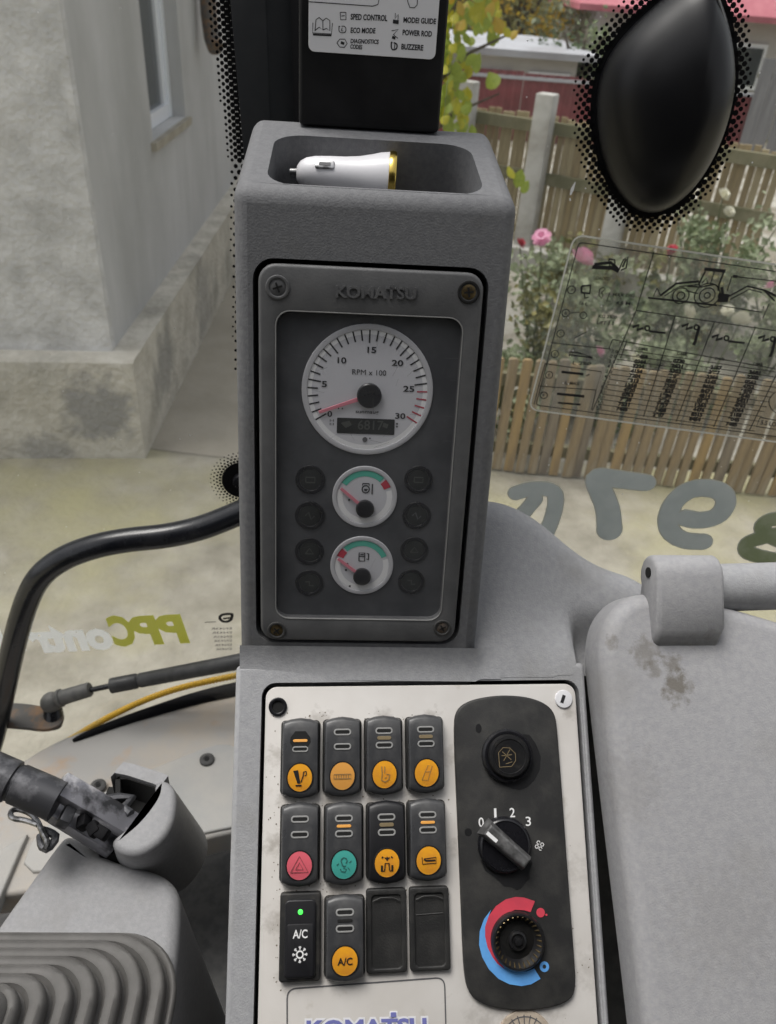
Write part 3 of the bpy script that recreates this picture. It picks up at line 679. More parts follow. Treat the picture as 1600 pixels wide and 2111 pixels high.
# lower shell in the L plane, expressed in dashboard (P) space
toP = P.mat().inverted() @ L.mat()
def LP(p): return tuple(toP @ Vector(p))
lu0 = -.0885
sv = [(lu0, -.36, 0), (.1712, -.36, 0), (.1712, .0, 0), (lu0 - .001, .0, 0)]; sv = sv + [(x, y, -.11) for x, y, _ in sv]
pu0, pv1 = L.uv(541, 1412); pu1 = L.uv(1197, 1425)[0]
hole = [LP((a, b, 0)) for a, b in rrect(-.0705, -.325, .1655, -.0125, .010, 6)]
ln = toP.to_3x3() @ Vector((0, 0, 1))
me, big = bevel_solid([LP(v) for v in sv], CUBE, .0035, 4, cuts=[(tuple(ln), hole, tuple(-ln * .014))])
build_solid('lower_shell', me, big, 'shell_grey', dash)
m = MB(); m.slab(rrect(-.0702, -.3248, .1652, -.0128, .0098), -.0125, -.0135); m.warp(lambda p: LP(p)); m.build('recess_shade', 'gap_black', dash)  # black sheet laid in as the shade of the gap round the plate
# raised lip along the right of the plate
m = MB(); m.tube([LP(L.uv(x, y) + (.0005,)) for x, y in ((1201, 1440), (1219, 1700), (1237, 1950), (1253, 2170))], .0014, 8); m.build('edge_bead', 'shell_grey', dash)
# cowl right of the tower: silhouette against the windscreen
sil = chaikin([(900, 1018), (960, 1018), (985, 1019), (1010, 1021), (1050, 1026), (1100, 1043), (1150, 1072), (1200, 1110), (1250, 1143), (1290, 1160), (1335, 1174), (1400, 1215), (1480, 1250), (1620, 1300), (1800, 1350)], 2, False)
m = MB(); cols = []
for (x, y) in sil:
    u, v = L.uv(x, y); c = []
    bot = .004 if u < .0895 else -.009
    for k in range(15):
        if k < 6:                              # rolled edge
            a = math.pi / 2 * (1 - k / 5); rr = .022
            d = rr * (1 - math.sin(a)); nn = -rr * (1 - math.cos(a))
        else:
            d = .022 + (v - bot - .022) * (k - 5) / 9; nn = 0
        vv = v - d
        if vv < bot: vv = bot - (k * .0001)
        f = max(0, min(1, (u - .10) / .09)); g = max(0, min(1, (vv + .03) / .06))
        g = max(0, min(1, (vv + .006) / .05)); nn -= .020 * f * f * (3 - 2 * f) * g * g * (3 - 2 * g); e = max(0, min(1, (u - .164) / .012)); k_ = max(0, min(1, (.040 - vv) / .03)); nn -= .032 * e * e * (3 - 2 * e) * k_       # dips towards the storage lid
        c.append((u, vv, nn + .0003 + .0010 * max(0, min(1, (vv - bot) / .02))))
    c.insert(0, (u, v + .002, -.09))
    cols.append([LP(p) for p in c])
m.rings(cols, False, False, False); m.build('cowl', 'shell_grey', dash, 60)

m = MB(); rs = []
for k in range(9):
    t = k / 8; a, b, c_ = Vector((0, .015, .0004)), Vector((0, .0, .0004)), Vector(LP((0, -.0115, .0004))); q = a * (1 - t) ** 2 + b * 2 * t * (1 - t) + c_ * t * t
    lq = toP.inverted() @ q; rs.append([(-.0868, q.y, q.z), (.0866, q.y, q.z), LP((.0905, lq.y, lq.z * .45 + .0006)), LP((.097, lq.y, lq.z * .12 + .0008)), LP((.106, lq.y, .0006))])
m.rings(rs, False, False, False); m.build('blend_fillet', 'shell_grey', dash, 60)
m = MB(); inv = P.mat().inverted()
tl_ = [L.w(-.084, -.36, -.1), L.w(.44, -.36, -.1), L.w(.44, .02, -.1), L.w(-.084, .02, -.1)]
m.rings([[tuple(inv @ Vector((p.x, p.y, 1.145))) for p in tl_], [tuple(inv @ p) for p in tl_]]); m.build('console_shade_block', 'rubber', dash)  # dark block added under the shell to keep light out of the gap
# ------------------------------------------------------------------ instrument panel
ip = thing('instrument_panel', 'dark grey instrument panel with tachometer, two small gauges and warning lamps', 'instrument panel', P)
bo = rrect(-.0715, .0205, .069, .2795, .011, 6); bi = rrect(-.0605, .0385, .0575, .2515, .009, 6)
m = MB(); m.ringslab(bo, bi, .0025, -.012, .0022, .0012); m.build('bezel', 'bezel', ip)
m = MB(); m.slab(rrect(-.0612, .0378, .0582, .2522, .0085), -.0035, -.006); m.build('face_plate', 'face_plate', ip)
m = MB(); m.poly(rrect(-.0604, .0386, .0574, .2514, .009), .0006); m.build('lens', 'lens_glass', ip)
m = MB(); m.ringslab(rrect(-.0611, .0379, .0581, .2521, .0095), rrect(-.0604, .0386, .0574, .2514, .009), .0027, .0022, .0001, .0001); m.build('lens_edge_highlight', 'rib_edge', ip)  # pale line drawn as the highlight on the inner bezel edge
PX = lambda x, y, h=0: P.uv(x, y, h)
z5 = lambda x, y: (500 + x / 2.857, 520 + y / 2.857)
z6 = lambda x, y: (500 + x / 2.857, 920 + y / 2.857)
ux = lambda d, y=900: P.uv(760 + d, y)[0] - P.uv(760, y)[0]       # pixels -> metres across
def screw(parent, c, r, head, hole, cross, hmat='gap_black', z=.0025):
    m = MB(); m.ringslab(circ(*c, r, 24), circ(*c, r * .72, 24), z + .0008, z - .001, .0005, .0005); s_ = m.build('screw', hmat, parent)
    m = MB(); m.lathe(c, [(r * .72, 0), (r * .6, .0004), (r * .2, .0008)], 20, z - .0002); m.build('screw_head', head, s_)
    m = MB()
    for a in (cross, cross + 90):
        d = Vector((math.cos(R(a)), math.sin(R(a)))) * r * .42; m.stroke([Vector(c) - d, Vector(c) + d], r * .16, z + .0010)
    m.build('cross_slot', hole, s_)
screw(ip, PX(573, 592), ux(23), 'bezel', 'gap_black', 20, 'bezel'); screw(ip, PX(965, 602), ux(22), 'brass', 'gap_black', 10)
screw(ip, PX(571, 1296), ux(21), 'brass', 'gap_black', 40, 'rubber'); screw(ip, PX(911, 1291), ux(20), 'rusty', 'gap_black', 30, 'rubber')
m = MB(); m.text('KOMATSU', PX(692, 613), PX(857, 617), PX(692, 588), .0036, .025, .0012)
m.slab(rrect(*PX(803, 596), *[a + b for a, b in zip(PX(803, 596), (.003, .003))], .0005, 1), .0036, .0024); m.build('emblem', 'bezel', ip)
# scratches on the lens
m = MB()
for k in range(46):
    x, y = random.uniform(595, 930), random.choice([random.uniform(640, 1265), random.uniform(880, 960), random.uniform(640, 760)]); ln_ = random.uniform(6, 34); a = random.gauss(2.5, .5)
    m.stroke([PX(x, y), PX(x + ln_ * math.cos(a), y + ln_ * math.sin(a))], random.uniform(.00006, .00013), .00085)
for x, y, l in ((918, 738, 32), (928, 783, 14), (912, 857, 20), (912, 908, 18)): m.stroke([PX(x, y), PX(x + l, y + 1)], .00022, .00085)
o = m.build('scratches', 'ink_grey', ip, recalc=False); o['kind'] = 'stuff'

HZ = -.0034
def gauge(name, c, r): 
    g = bpy.data.objects.new(name, None); COL.objects.link(g); g.parent = ip; g.location = (c[0], c[1], HZ); return g
# tachometer
c = PX(758, 806, -.003); r = ux(133)
g = gauge('tachometer', c, r)
m = MB(); m.ringslab(circ(0, 0, r, 64), circ(0, 0, r * .915, 64), .0010, 0, .0006, .0003); m.build('dial_ring', 'dial_ring', g)
m = MB(); m.slab(circ(0, 0, r * .916, 64), .0003, 0); m.build('dial_face', 'dial_face', g)
m = MB(); m.arc((0, 0), r * .845, r * .913, 0, 360, .00042, 64); m.build('white_band', 'white', g)
mb, mr_ = MB(), MB()
for k in range(31):
    a = R(211 - 242 * k / 30); d = Vector((math.cos(a), math.sin(a))); (mr_ if k >= 26 else mb).stroke([d * r * (.72 if k % 5 == 0 else .755), d * r * .912], r * .022, .00055)
zc = lambda x, y: ((x - 740) / 380 * r, -(y - 818) / 380 * r)
for s_, x, y, w_ in (('5', 490, 787, 30), ('10', 587, 648, 50), ('15', 755, 583, 50), ('20', 905, 651, 66), ('25', 978, 797, 64), ('30', 937, 958, 60), ('0', 525, 960, 28)):
    mb.textc(s_, zc(x, y), w_ / 380 * r, 35 / 380 * r, .00055, .022)
mb.textc('RPM x 100', zc(745, 711), 195 / 380 * r, 31 / 380 * r, .00055, 0)
mi = MB(); mi.textc('sunmaug', zc(742, 946), 135 / 380 * r, 22 / 380 * r, .00055, .02); mi.textc('H', zc(538, 998), 24 / 380 * r, 14 / 380 * r, .00055); mi.textc('H', zc(538, 1019), 24 / 380 * r, 14 / 380 * r, .00055)
for y in (1005, 1022): mi.slab(circ(*zc(920, y), .0007, 8), .00055, .0004)
mi.slab(circ(*zc(735, 1106), 15 / 380 * r, 16), .0006, .0004); mi.slab(circ(*zc(764, 1098), 5 / 380 * r, 8), .0006, .0004)
for x in (575, 597): mi.slab(circ(*zc(x, 926), 5 / 380 * r, 8), .0006, .0004)
mb.build('scale', 'ink', g); mr_.build('red_scale', 'tick_red', g); mi.build('small_print', 'ink_grey', g)
m = MB(); p, q_ = zc(568, 1072), zc(906, 980); m.slab(rrect(p[0], p[1], q_[0], q_[1], .0006, 2), .0006, .0002); lo_ = m.build('counter', 'lcd', g)
m = MB(); m.textc('6817', zc(765, 1018), 150 / 380 * r, 58 / 380 * r, .0008, .01); m.poly([zc(590, 1010), zc(640, 995), (zc(655, 1020)), zc(620, 1040)], .0008); m.poly([zc(840, 1000), zc(870, 1010), zc(862, 1035), zc(835, 1025)], .0008); m.build('counter_digits', 'lcd_seg', lo_)
hub = zc(750, 843); tip = Vector(zc(462, 950))
m = MB(); d = (tip - Vector(hub)).normalized(); nn = Vector((-d.y, d.x)); w0, w1 = 13 / 380 * r, 9 / 380 * r
m.slab([tuple(Vector(hub) + nn * w0), tuple(tip + nn * w1), tuple(tip - nn * w1), tuple(Vector(hub) - nn * w0)], .0020, .0014, .0002, 1); m.build('needle', 'needle_pink', g)
m = MB(); m.lathe(hub, [(72 / 380 * r, 0.0005), (72 / 380 * r, .0026), (66 / 380 * r, .0032), (20 / 380 * r, .0034)], 32); m.build('hub', 'gloss_black', g)
# two small gauges
def small(name, cpx, rpx, ypx, green, red, needle, icon, dots):
    c = PX(*cpx, -.003); r = ux(rpx, ypx); g = gauge(name, c, r); Zc = lambda x, y: ((x) * r, y * r)
    m = MB(); m.ringslab(circ(0, 0, r, 48), circ(0, 0, r * .865, 48), .0009, 0, .0005, .0003); m.build('dial_ring', 'dial_ring', g)
    m = MB(); m.slab(circ(0, 0, r * .866, 48), .0003, 0); m.build('dial_face', 'dial_face', g)
    m = MB(); m.arc((0, 0), r * .68, r * .85, 163, 377, .00045, 40); m.build('white_band', 'white', g)
    m = MB(); m.arc((0, 0), r * .67, r * .85, green[0], green[1], .00045); m.build('green_band', 'dial_green', g)
    m = MB(); m.arc((0, 0), r * .64, r * .86, red[0], red[1], .0005, 6); m.build('red_band', 'dial_red', g)
    h = Vector((.02 * r, -.36 * r)); t = Vector(needle) * r; d = (t - h).normalized(); nn = Vector((-d.y, d.x))
    m = MB(); m.slab([tuple(h + nn * r * .05), tuple(t + nn * r * .045), tuple(t - nn * r * .045), tuple(h - nn * r * .05)], .0018, .0013); m.build('needle', 'needle_pink', g)
    m = MB(); m.lathe(tuple(h), [(r * .285, .0005), (r * .285, .0026), (r * .24, .0034), (r * .05, .0037)], 28); m.build('hub', 'gloss_black', g)
    m = MB()
    for pts in icon: m.stroke([(a * r, b * r) for a, b in pts], r * .035, .0006)
    for a, b in dots: m.slab(circ(a * r, b * r, r * .035, 8), .0006, .0004)
    m.build('symbol', 'ink', g)
ringi = [(.02 + .11 * math.cos(a * .4) , .26 + .12 * math.sin(a * .4)) for a in range(17)]
small('temperature_gauge', (752, 1025), 67, 1025, (148, 48), (43, 24), (-.74, .28), [ringi, [(-.08, .38), (-.08, .44), (.12, .44), (.12, .38)], [(.22, .44), (.22, .10)], [(-.03, .26), (.08, .26)], [(-.02, .22), (.06, .22)]], [(-.48, -.1)])
small('fuel_gauge', (746, 1166), 65, 1166, (134, 24), (158, 138), (-.76, .24), [[(-.1, .16), (-.1, .44), (.08, .44), (.08, .16), (-.1, .16)], [(-.1, .32), (.08, .32)], [(.14, .42), (.2, .42), (.2, .2), (.14, .24)], [(-.06, .38), (.05, .38)]], [(-.5, -.16), (-.46, .05), (-.36, -.72)])
# eight dark warning lamps
for k, (x, y, rr) in enumerate(((640, 989, 31), (639, 1063, 31), (638, 1137, 30), (638, 1202, 29), (863, 989, 30), (859, 1063, 30), (854, 1134, 29), (848, 1199, 28))):
    c = PX(x, y, -.003); r = ux(rr, y); lp = MB(); lp.ringslab(circ(*c, r, 32), circ(*c, r * .76, 32), HZ + .0007, HZ, .0003, .0003); o = lp.build('warning_lamp', 'gloss_black', ip)
    m = MB(); m.lathe(c, [(r * .72, 0), (r * .70, .0005), (r * .1, .0007)], 28, HZ); m.build('lamp_window', 'lcd', o)
    m = MB(); s_ = r * .3
    shape = [[(-1, -.6), (1, -.6), (1, .6), (-1, .6), (-1, -.6)], [(-1, 0), (-.3, .8), (.3, -.8), (1, 0)], [(-.9, -.5), (0, .8), (.9, -.5), (-.9, -.5)], [(-1, .4), (0, .4), (0, -.6), (1, -.6)]][k % 4]
    m.stroke([(c[0] + a * s_, c[1] + b * s_) for a, b in shape], r * .1, HZ + .0009); m.build('lamp_symbol', 'ink_grey' if k in (5,) else 'lcd_seg', o)

# ------------------------------------------------------------------ charger in the tray
chg_c = T.uv(709, 364, -.020)
ch = thing('car_charger', 'white plastic car charger with gold rim lying in the tray', 'charger', Frame(T.w(chg_c[0], chg_c[1], -.020), T.u, T.v))
k = .000335
prof = [(-98, 2), (-97, 14), (-90, 24), (-78, 31), (-60, 35), (-30, 37), (0, 38), (30, 41), (55, 46), (75, 51), (92, 53)]
m = MB(); m.tube([(a * k, 0, 0) for a, _ in prof], [b * k for _, b in prof], 28); m.build('body', 'offwhite', ch)
m = MB(); m.tube([(a * k, 0, 0) for a in (92, 93, 97, 103, 107, 108)], [b * k for b in (52.5, 55, 56, 56, 54, 40)], 28); m.build('gold_rim', 'gold', ch)
m = MB(); m.tube([(a * k, 0, 0) for a in (-112, -111, -100, -97)], [b * k for b in (5, 9, 10, 10)], 16); m.build('tip_contact', 'steel', ch)
m = MB(); m.slab(rrect(-58 * k, -9 * k, -18 * k, 9 * k, 5 * k, 4), 39.5 * k, 30 * k, .0006, 2); po = m.build('side_contact', 'steel', ch)
m.__init__(); m.slab(rrect(-50 * k, -3.5 * k, -26 * k, 3.5 * k, 2 * k, 3), 40.2 * k, 38 * k); m.build('slot', 'ink_grey', po)
ch.matrix_world = ch.matrix_world @ Matrix.Rotation(R(-3), 4, 'Z') @ Matrix.Rotation(R(38), 4, 'X')

# ------------------------------------------------------------------ black label box behind the tray
bc = T.uv(756, 272); bw = T.w(bc[0], bc[1], 0)
B = slope_frame(bw, 5.0, 84)
bx = thing('label_box', 'tall black box with a white instruction label above the tray', 'control box', B)
bl0, br0 = B.uv(616, 262)[0], B.uv(898, 282)[0]
m = MB(); m.slab(rrect(bl0, .002, br0 + .002, .30, .003, 3), 0, -.045, .0022, 3); m.build('body', 'box_black', bx)
m = MB(); m.slab(rrect(bl0 + .006, -.004, br0 - .006, .003, .002, 2), -.006, -.04); m.build('foot', 'gap_black', bx)
la, lb = B.uv(636, 107), B.uv(897, 122)
lw0, lw1 = la[0], lb[0]; lv = (la[1] + lb[1]) / 2
m = MB(); m.slab(rrect(lw0, lv, lw1, lv + .15, .004, 4), .0006, .0, .0002, 1); lab = m.build('label', 'label_white', bx)
z2 = lambda x, y: B.uv(420 + x / 2.353, y / 2.353, .0006)
m = MB(); hh = .00075
for s_, x0, y0, x1, y1, h_ in (('SPED CONTROL', 712, 96, 890, 103, 30), ('ECO MODE', 712, 160, 832, 163, 27), ('DIAGNOSTICS', 712, 210, 848, 214, 22), ('CODES', 710, 236, 768, 240, 22), ('MODE! GUIDE', 968, 110, 1126, 118, 28), ('POWER ROD', 964, 171, 1106, 179, 28), ('BUZZERE', 958, 240, 1064, 246, 28)):
    m.text(s_, z2(x0, y0), z2(x1, y1), z2(x0 + 2, y0 - h_), hh, .03)
m.build('lettering', 'ink', lab)
m = MB(); lw_ = .0005
def lin2(pts, w_=lw_): m.stroke([z2(*p) for p in pts], w_, hh)
lin2([(505, 8), (820, 30), (845, 22), (850, 0), (850, -60)]); lin2([(988, -30), (990, 10), (1000, 36), (1022, 38), (1035, 25), (1040, -30)]); 
lin2([(530, 110), (528, 160), (620, 165), (625, 112)]); lin2([(540, 150), (545, 95), (560, 85), (578, 100), (578, 145), (560, 132), (540, 148)]); lin2([(578, 100), (595, 88), (612, 100), (612, 150), (596, 138), (578, 145)]); lin2([(530, 168), (620, 172)], .001)
lin2([(662, 60), (690, 60), (690, 96), (664, 96), (662, 60)]); lin2([(668, 78), (684, 76)]); lin2(chaikin([(656, 128), (690, 126), (690, 160), (656, 158), (656, 128)], 2)); lin2([(672, 134), (668, 150), (677, 150)])
lin2([(646, 208), (660, 190), (685, 190), (696, 212), (682, 230), (660, 228), (646, 208)]); lin2([(665, 206), (682, 212)], .0016); lin2([(930, 64), (928, 90), (944, 70), (942, 100)]); lin2([(918, 104), (946, 108)], .0022)
lin2([(912, 150), (944, 142), (920, 168), (942, 186)]); lin2([(914, 180), (930, 186)], .0016); lin2(chaikin([(910, 205), (940, 212), (936, 240), (910, 242), (910, 205)], 2), .0008); lin2([(928, 212), (924, 236)])
m.build('symbols', 'ink', lab)

# ------------------------------------------------------------------ cab corner post
cp = thing('corner_post', 'black steel corner post of the cab behind the tower', 'cab post')
def postbar(pxs, d0, d1, mat, name):
    # front face quad through pixels at given depth, running from above the frame to the floor
    (xa0, xa1), (xb0, xb1) = pxs
    t0, t1 = dep(xa0, -20, d0), dep(xa1, -20, d0); m0, m1 = dep(xb0, 300, d0 * 1.045), dep(xb1, 300, d0 * 1.045)
    k0, k1 = t0 + (t0 - m0) * 2.2, t1 + (t1 - m1) * 2.2
    b0, b1 = m0 + (m0 - t0) * 4.2, m1 + (m1 - t1) * 4.2
    bk = Vector((.035, d1, 0)); vs = [b0, b1, k1, k0]; vs = vs + [v + bk for v in vs]
    me, big = bevel_solid([tuple(v) for v in vs], CUBE, .004, 3); build_solid(name, me, big, mat, cp)
postbar(((472, 548), (500, 560)), .665, .05, 'post_black', 'outer_channel'); postbar(((542, 640), (556, 660)), .685, .05, 'black', 'inner_channel')

# ------------------------------------------------------------------ windows
def frit(m, pts_fn): pass
wl = thing('left_windscreen', 'clear cab window pane left of the corner post with dotted black edge', 'window', GL)
uL0, uL1 = GL.uv(-700, 900)[0], GL.uv(600, 600)[0]
m = MB(); m.slab(rrect(uL0, -.62, uL1, .75, .01, 2), 0, -.004); m.build('pane', 'cab_glass', wl)
m = MB()
e0, e1 = Vector(GL.uv(478, -20)), Vector(GL.uv(498, 330)); e2 = Vector(GL.uv(489, 760))
sp = .0085
nrow = 90
for i in range(nrow):
    t = i / (nrow - 1); b = e0.lerp(e1, t / .55) if t < .55 else e1.lerp(e2, (t - .55) / .45)
    px_w = 42 * (1 - t * .9)                   # band gets narrower downwards
    for j in range(4):
        off = (j + (.5 if i % 2 else 0)) * sp * .92
        f = 1 - off / (px_w * .00056 + .004)
        if f <= .02: continue
        m.poly(circ(b.x - off + .002, b.y, .0032 * min(1, .42 + .8 * f) * (1 - t * .25), 8), .0006)
o = m.build('frit_dots', 'black', wl, recalc=False); o['kind'] = 'stuff'
# round fixing of the window seen beside the tower
fc = Vector(GL.uv(499, 990)); fr_ = abs(GL.uv(499, 990)[0] - GL.uv(457, 990)[0])
m = MB(); m.slab(circ(fc.x, fc.y, fr_, 48), .0008, 0)
for k in range(40):
    for j in range(4):
        a = 2 * math.pi * (k + (j % 2) * .5) / 40; rr = fr_ * (1.08 + .15 * j)
        m.poly(circ(fc.x + rr * math.cos(a), fc.y + rr * math.sin(a), fr_ * (.072 - .012 * j), 7), .0008)
m.build('frit_disc', 'black', wl, recalc=False)
m = MB(); m.lathe(tuple(fc), [(fr_ * .45, 0), (fr_ * .45, .006), (fr_ * .40, .009), (fr_ * .1, .010)], 32); m.build('fixing_cap', 'gloss_black', wl)
# mirrored lettering stuck on the outside
z8 = lambda x, y: GL.uv(x / 3.077, 1040 + y / 3.077)
m = MB(); m.text('PP', z8(1205, 892), z8(868, 908), z8(1140, 708), -.0046, .05); m.text('C', z8(880, 910), z8(730, 918), z8(812, 712), -.0046, .05); m.build('lime_letters', 'letter_lime', wl, recalc=False)
m = MB(); m.text('ontr', z8(732, 932), z8(205, 962), z8(672, 760), -.0046, .05); m.text('ol', z8(180, 964), z8(20, 975), z8(115, 792), -.0046, .05); m.build('white_letters', 'letter_white', wl, recalc=False)
m = MB(); m.stroke([z8(*p) for p in chaikin([(1470, 690), (1405, 695), (1390, 720), (1420, 745), (1465, 735), (1475, 700)], 2)] , .0042, .0009, True); m.stroke([z8(1415, 722), z8(1465, 716)], .003, .0009); m.stroke([z8(1300, 745), z8(1370, 742)], .0012, .0009); m.build('glass_stamp', 'ink', wl, recalc=False)
m = MB()
for k in range(6): m.text('EN43R', z8(1470, 790 + k * 26), z8(1340 + k * 6, 793 + k * 26), z8(1470, 776 + k * 26), .0009)
m.build('stamp_print', 'ink_grey', wl, recalc=False)

wr = thing('right_windscreen', 'clear cab window pane right of the tower with chart decal and stick on numerals', 'window', GR)
m = MB(); m.slab(rrect(GR.uv(880, 600)[0], -.62, .95, .70, .01, 2), 0, -.004); m.build('pane', 'cab_glass', wr)
G = lambda x, y: GR.uv(x, y)
# frit round the black dome
dome_px = [(1478, -10), (1497, 45), (1508, 105), (1511, 165), (1500, 235), (1474, 310), (1432, 382), (1385, 425), (1340, 440), (1300, 426), (1262, 380), (1238, 315), (1227, 240), (1232, 175), (1252, 118), (1285, 72), (1328, 30), (1372, -8), (1420, -50), (1460, -60)]
do = [Vector(G(*p)) for p in chaikin(dome_px, 2)]
if area([tuple(p) for p in do]) < 0: do.reverse()
m = MB(); band = inset([tuple(p) for p in do], -.0055); m.slab(band, .0008, 0)
dv = [tuple(p) for p in do]
def out_dist(x, y):
    best = 9; ins = False; n = len(dv)
    for i in range(n):
        (x0, y0), (x1, y1) = dv[i - 1], dv[i]; ex, ey = x1 - x0, y1 - y0; t = max(0, min(1, ((x - x0) * ex + (y - y0) * ey) / max(1e-12, ex * ex + ey * ey)))
        best = min(best, math.hypot(x - x0 - ex * t, y - y0 - ey * t))
        if (y0 > y) != (y1 > y) and x < x0 + (y - y0) * ex / (y1 - y0): ins = not ins
    return -best if ins else best
x0, x1 = min(p[0] for p in dv) - .03, max(p[0] for p in dv) + .03; y0, y1 = min(p[1] for p in dv) - .03, max(p[1] for p in dv) + .03; spc = .0074
xr = G(1440, 200)[0]
for r_ in range(int((y1 - y0) / (spc * .5))):
    for c_ in range(int((x1 - x0) / (spc * 1.05)) + 1):
        x = x0 + (c_ + (.5 if r_ % 2 else 0)) * spc * 1.05; y = y0 + r_ * spc * .5; d = out_dist(x, y)
        side = max(0, min(1, (x - xr) / .04)); D = .0225 - .005 * side
        if d < .004 or d > D: continue
        m.poly(circ(x, y, .0030 * (1.04 - .66 * ((d - .004) / (D - .004)) ** 1.3), 8), .0008)
o = m.build('frit_dots', 'black', wr, recalc=False); o['kind'] = 'stuff'
# numerals on the outside, seen from behind
zn = lambda x, y: G(980 + x / 2.581, 920 + y / 2.581)
sc_ = 1.28 * abs(G(1300, 1050)[0] - G(1400, 1050)[0]) / 100 / 2.581
def blobs(pts, w_, mat, name, it=2):
    pp = chaikin(pts, it, False); n = len(pp); ws = w_ if not isinstance(w_, tuple) else [w_[0] + (w_[1] - w_[0]) * i / (n - 1) for i in range(n)]
    ws = [x * sc_ for x in (ws if isinstance(ws, list) else [ws] * n)]; q_ = [zn(*p) for p in pp]
    m = MB(); m.stroke(q_, [x + 9 * sc_ + random.uniform(-2, 2) * sc_ for x in ws], [-.0052 + .0006 * i / n for i in range(n)])
    for e in (0, -1): m.poly(circ(*q_[e], ws[e] / 2 + 4.5 * sc_, 14), -.0053)
    o = m.build(name, 'sticker_rim', wr, recalc=False)
    m = MB(); m.stroke(q_, ws, [-.0044 + .0003 * i / n for i in range(n)])
    for e in (0, -1): m.poly(circ(*q_[e], ws[e] / 2, 14), -.00405 if e else -.00445)
    m.build('print', mat, o, recalc=False)
blobs([(915, 205), (780, 188), (660, 172), (640, 190), (680, 270), (710, 350), (716, 455)], (74, 108), 'sticker_grey', 'numeral')
blobs([(1215, 520), (1110, 515), (1040, 470), (1020, 400), (1060, 300), (1140, 240), (1230, 228), (1320, 250), (1345, 310), (1300, 385), (1200, 408), (1120, 392)], 80, 'sticker_grey', 'numeral')
blobs([(215, 260), (300, 232), (420, 240), (432, 300), (415, 380), (380, 470)], 66, 'sticker_grey', 'numeral'); blobs([(320, 290), (270, 350), (200, 430)], 62, 'sticker_grey', 'numeral')
blobs([(1720, 500), (1740, 420), (1660, 395), (1560, 400), (1520, 450), (1590, 500), (1680, 530), (1720, 580), (1640, 620), (1520, 600), (1440, 570), (1450, 520), (1540, 495), (1640, 470), (1720, 440)], 66, 'sticker_green', 'numeral')
# specks on the glass
m = MB()
for k in range(90): x, y = random.uniform(1070, 1600), random.uniform(0, 1050); m.poly(circ(*G(x, y), random.uniform(.0003, .0009), 6), .0006)
m.stroke([G(1186, 375), G(1180, 390), G(1176, 402)], [.001, .0035, .0015], .0006); m.stroke([G(1175, 408), G(1176, 414)], .0015, .0006)
o = m.build('specks', 'white', wr, recalc=False); o['kind'] = 'stuff'
m = MB()
for k in range(40): x, y = random.uniform(10, 470), random.uniform(0, 1200); m.poly(circ(*GL.uv(x, y), random.uniform(.0003, .0008), 6), .0006)
o = m.build('specks', 'white', wl, recalc=False); o['kind'] = 'stuff'

# ------------------------------------------------------------------ chart decal on the glass
dc = thing('chart_decal', 'transparent lifting chart decal with backhoe drawing stuck on the glass', 'decal', GR)
z4 = lambda x, y: (1000 + x / 2.667, 460 + y / 2.667)
def Zg(x, y): return G(*z4(x, y))
outl = [Zg(*p) for p in ((490, 62), (2300, 330), (2050, 1260), (240, 1022))]
def round_poly(o, r):
    res = []
    n = len(o)
    for i in range(n):
        a, b, c = Vector(o[i - 1]), Vector(o[i]), Vector(o[(i + 1) % n]); e1 = (a - b).normalized(); e2 = (c - b).normalized()
        p0, p1 = b + e1 * r, b + e2 * r
        for k in range(6):
            t = k / 5; res.append(tuple(p0 * (1 - t) ** 2 + b * 2 * t * (1 - t) + p1 * t * t))
    return res
ol = round_poly(ccw(outl), .012)
m = MB(); m.slab(ol, .0012, .0005); m.build('film', 'decal_film', dc)
m = MB(); m.stroke(ol, .0018, .0014, True); m.build('film_edge', 'sticker_rim', dc, recalc=False)
dm = MB(); DH = .0015; LW = .00095
def dl(pts, w_=LW, closed=False): dm.stroke([Zg(*p) for p in pts], w_, DH, closed)
dm.stroke(inset(ol, .0068), LW, DH, True)
dl([(928, 155), (830, 478), (740, 690), (590, 1028)]); dl([(830, 478), (1600, 590), (2200, 680)]); dl([(700, 637), (1600, 800), (2150, 890)])
for a, b in (((1045, 505), (870, 1062)), ((1260, 540), (1048, 1090)), ((1485, 570), (1255, 1118)), ((1705, 610), (1450, 1140)), ((700, 637), (680, 690)), ((780, 640), (745, 740))): dl([a, b])
dl([(360, 655), (690, 690)]); dl([(330, 770), (640, 815), (610, 915), (295, 893)]); dl([(330, 770), (295, 893)]); dl([(295, 893), (270, 993)]); dl([(610, 915), (585, 1025)])
for k in range(13): 
    f = k / 12; dl([(745 - 135 * f, 690 + 330 * f), (1640 - 160 * f, 822 + 318 * f)], LW * .8)
rnd = random.Random(5)
for k in range(12):
    f = (k + .5) / 12
    for (x0, y0), (x1, y1) in (((865, 722), (745, 1035)), ((1068, 745), (945, 1068)), ((1272, 782), (1145, 1090)), ((1485, 808), (1345, 1118))):
        x, y = x0 + (x1 - x0) * f, y0 + (y1 - y0) * f; s_ = ''.join(rnd.choice('0123456789') for _ in range(4))
        dm.text(s_, Zg(x - 32, y + 6), Zg(x + 32, y + 12), Zg(x - 27, y - 17), DH, .07)
    x, y = 715 - 95 * f, 690 + 335 * f; dm.text(rnd.choice(('1.5', '2.0', '3.5', '4.5')), Zg(x - 18, y + 4), Zg(x + 18, y + 8), Zg(x - 15, y - 12), DH, .01)
for x, y in ((868, 690), (1080, 716), (1288, 744), (1498, 773)): dm.text('DMB', Zg(x - 26, y + 5), Zg(x + 26, y + 10), Zg(x - 23, y - 10), DH, .02)
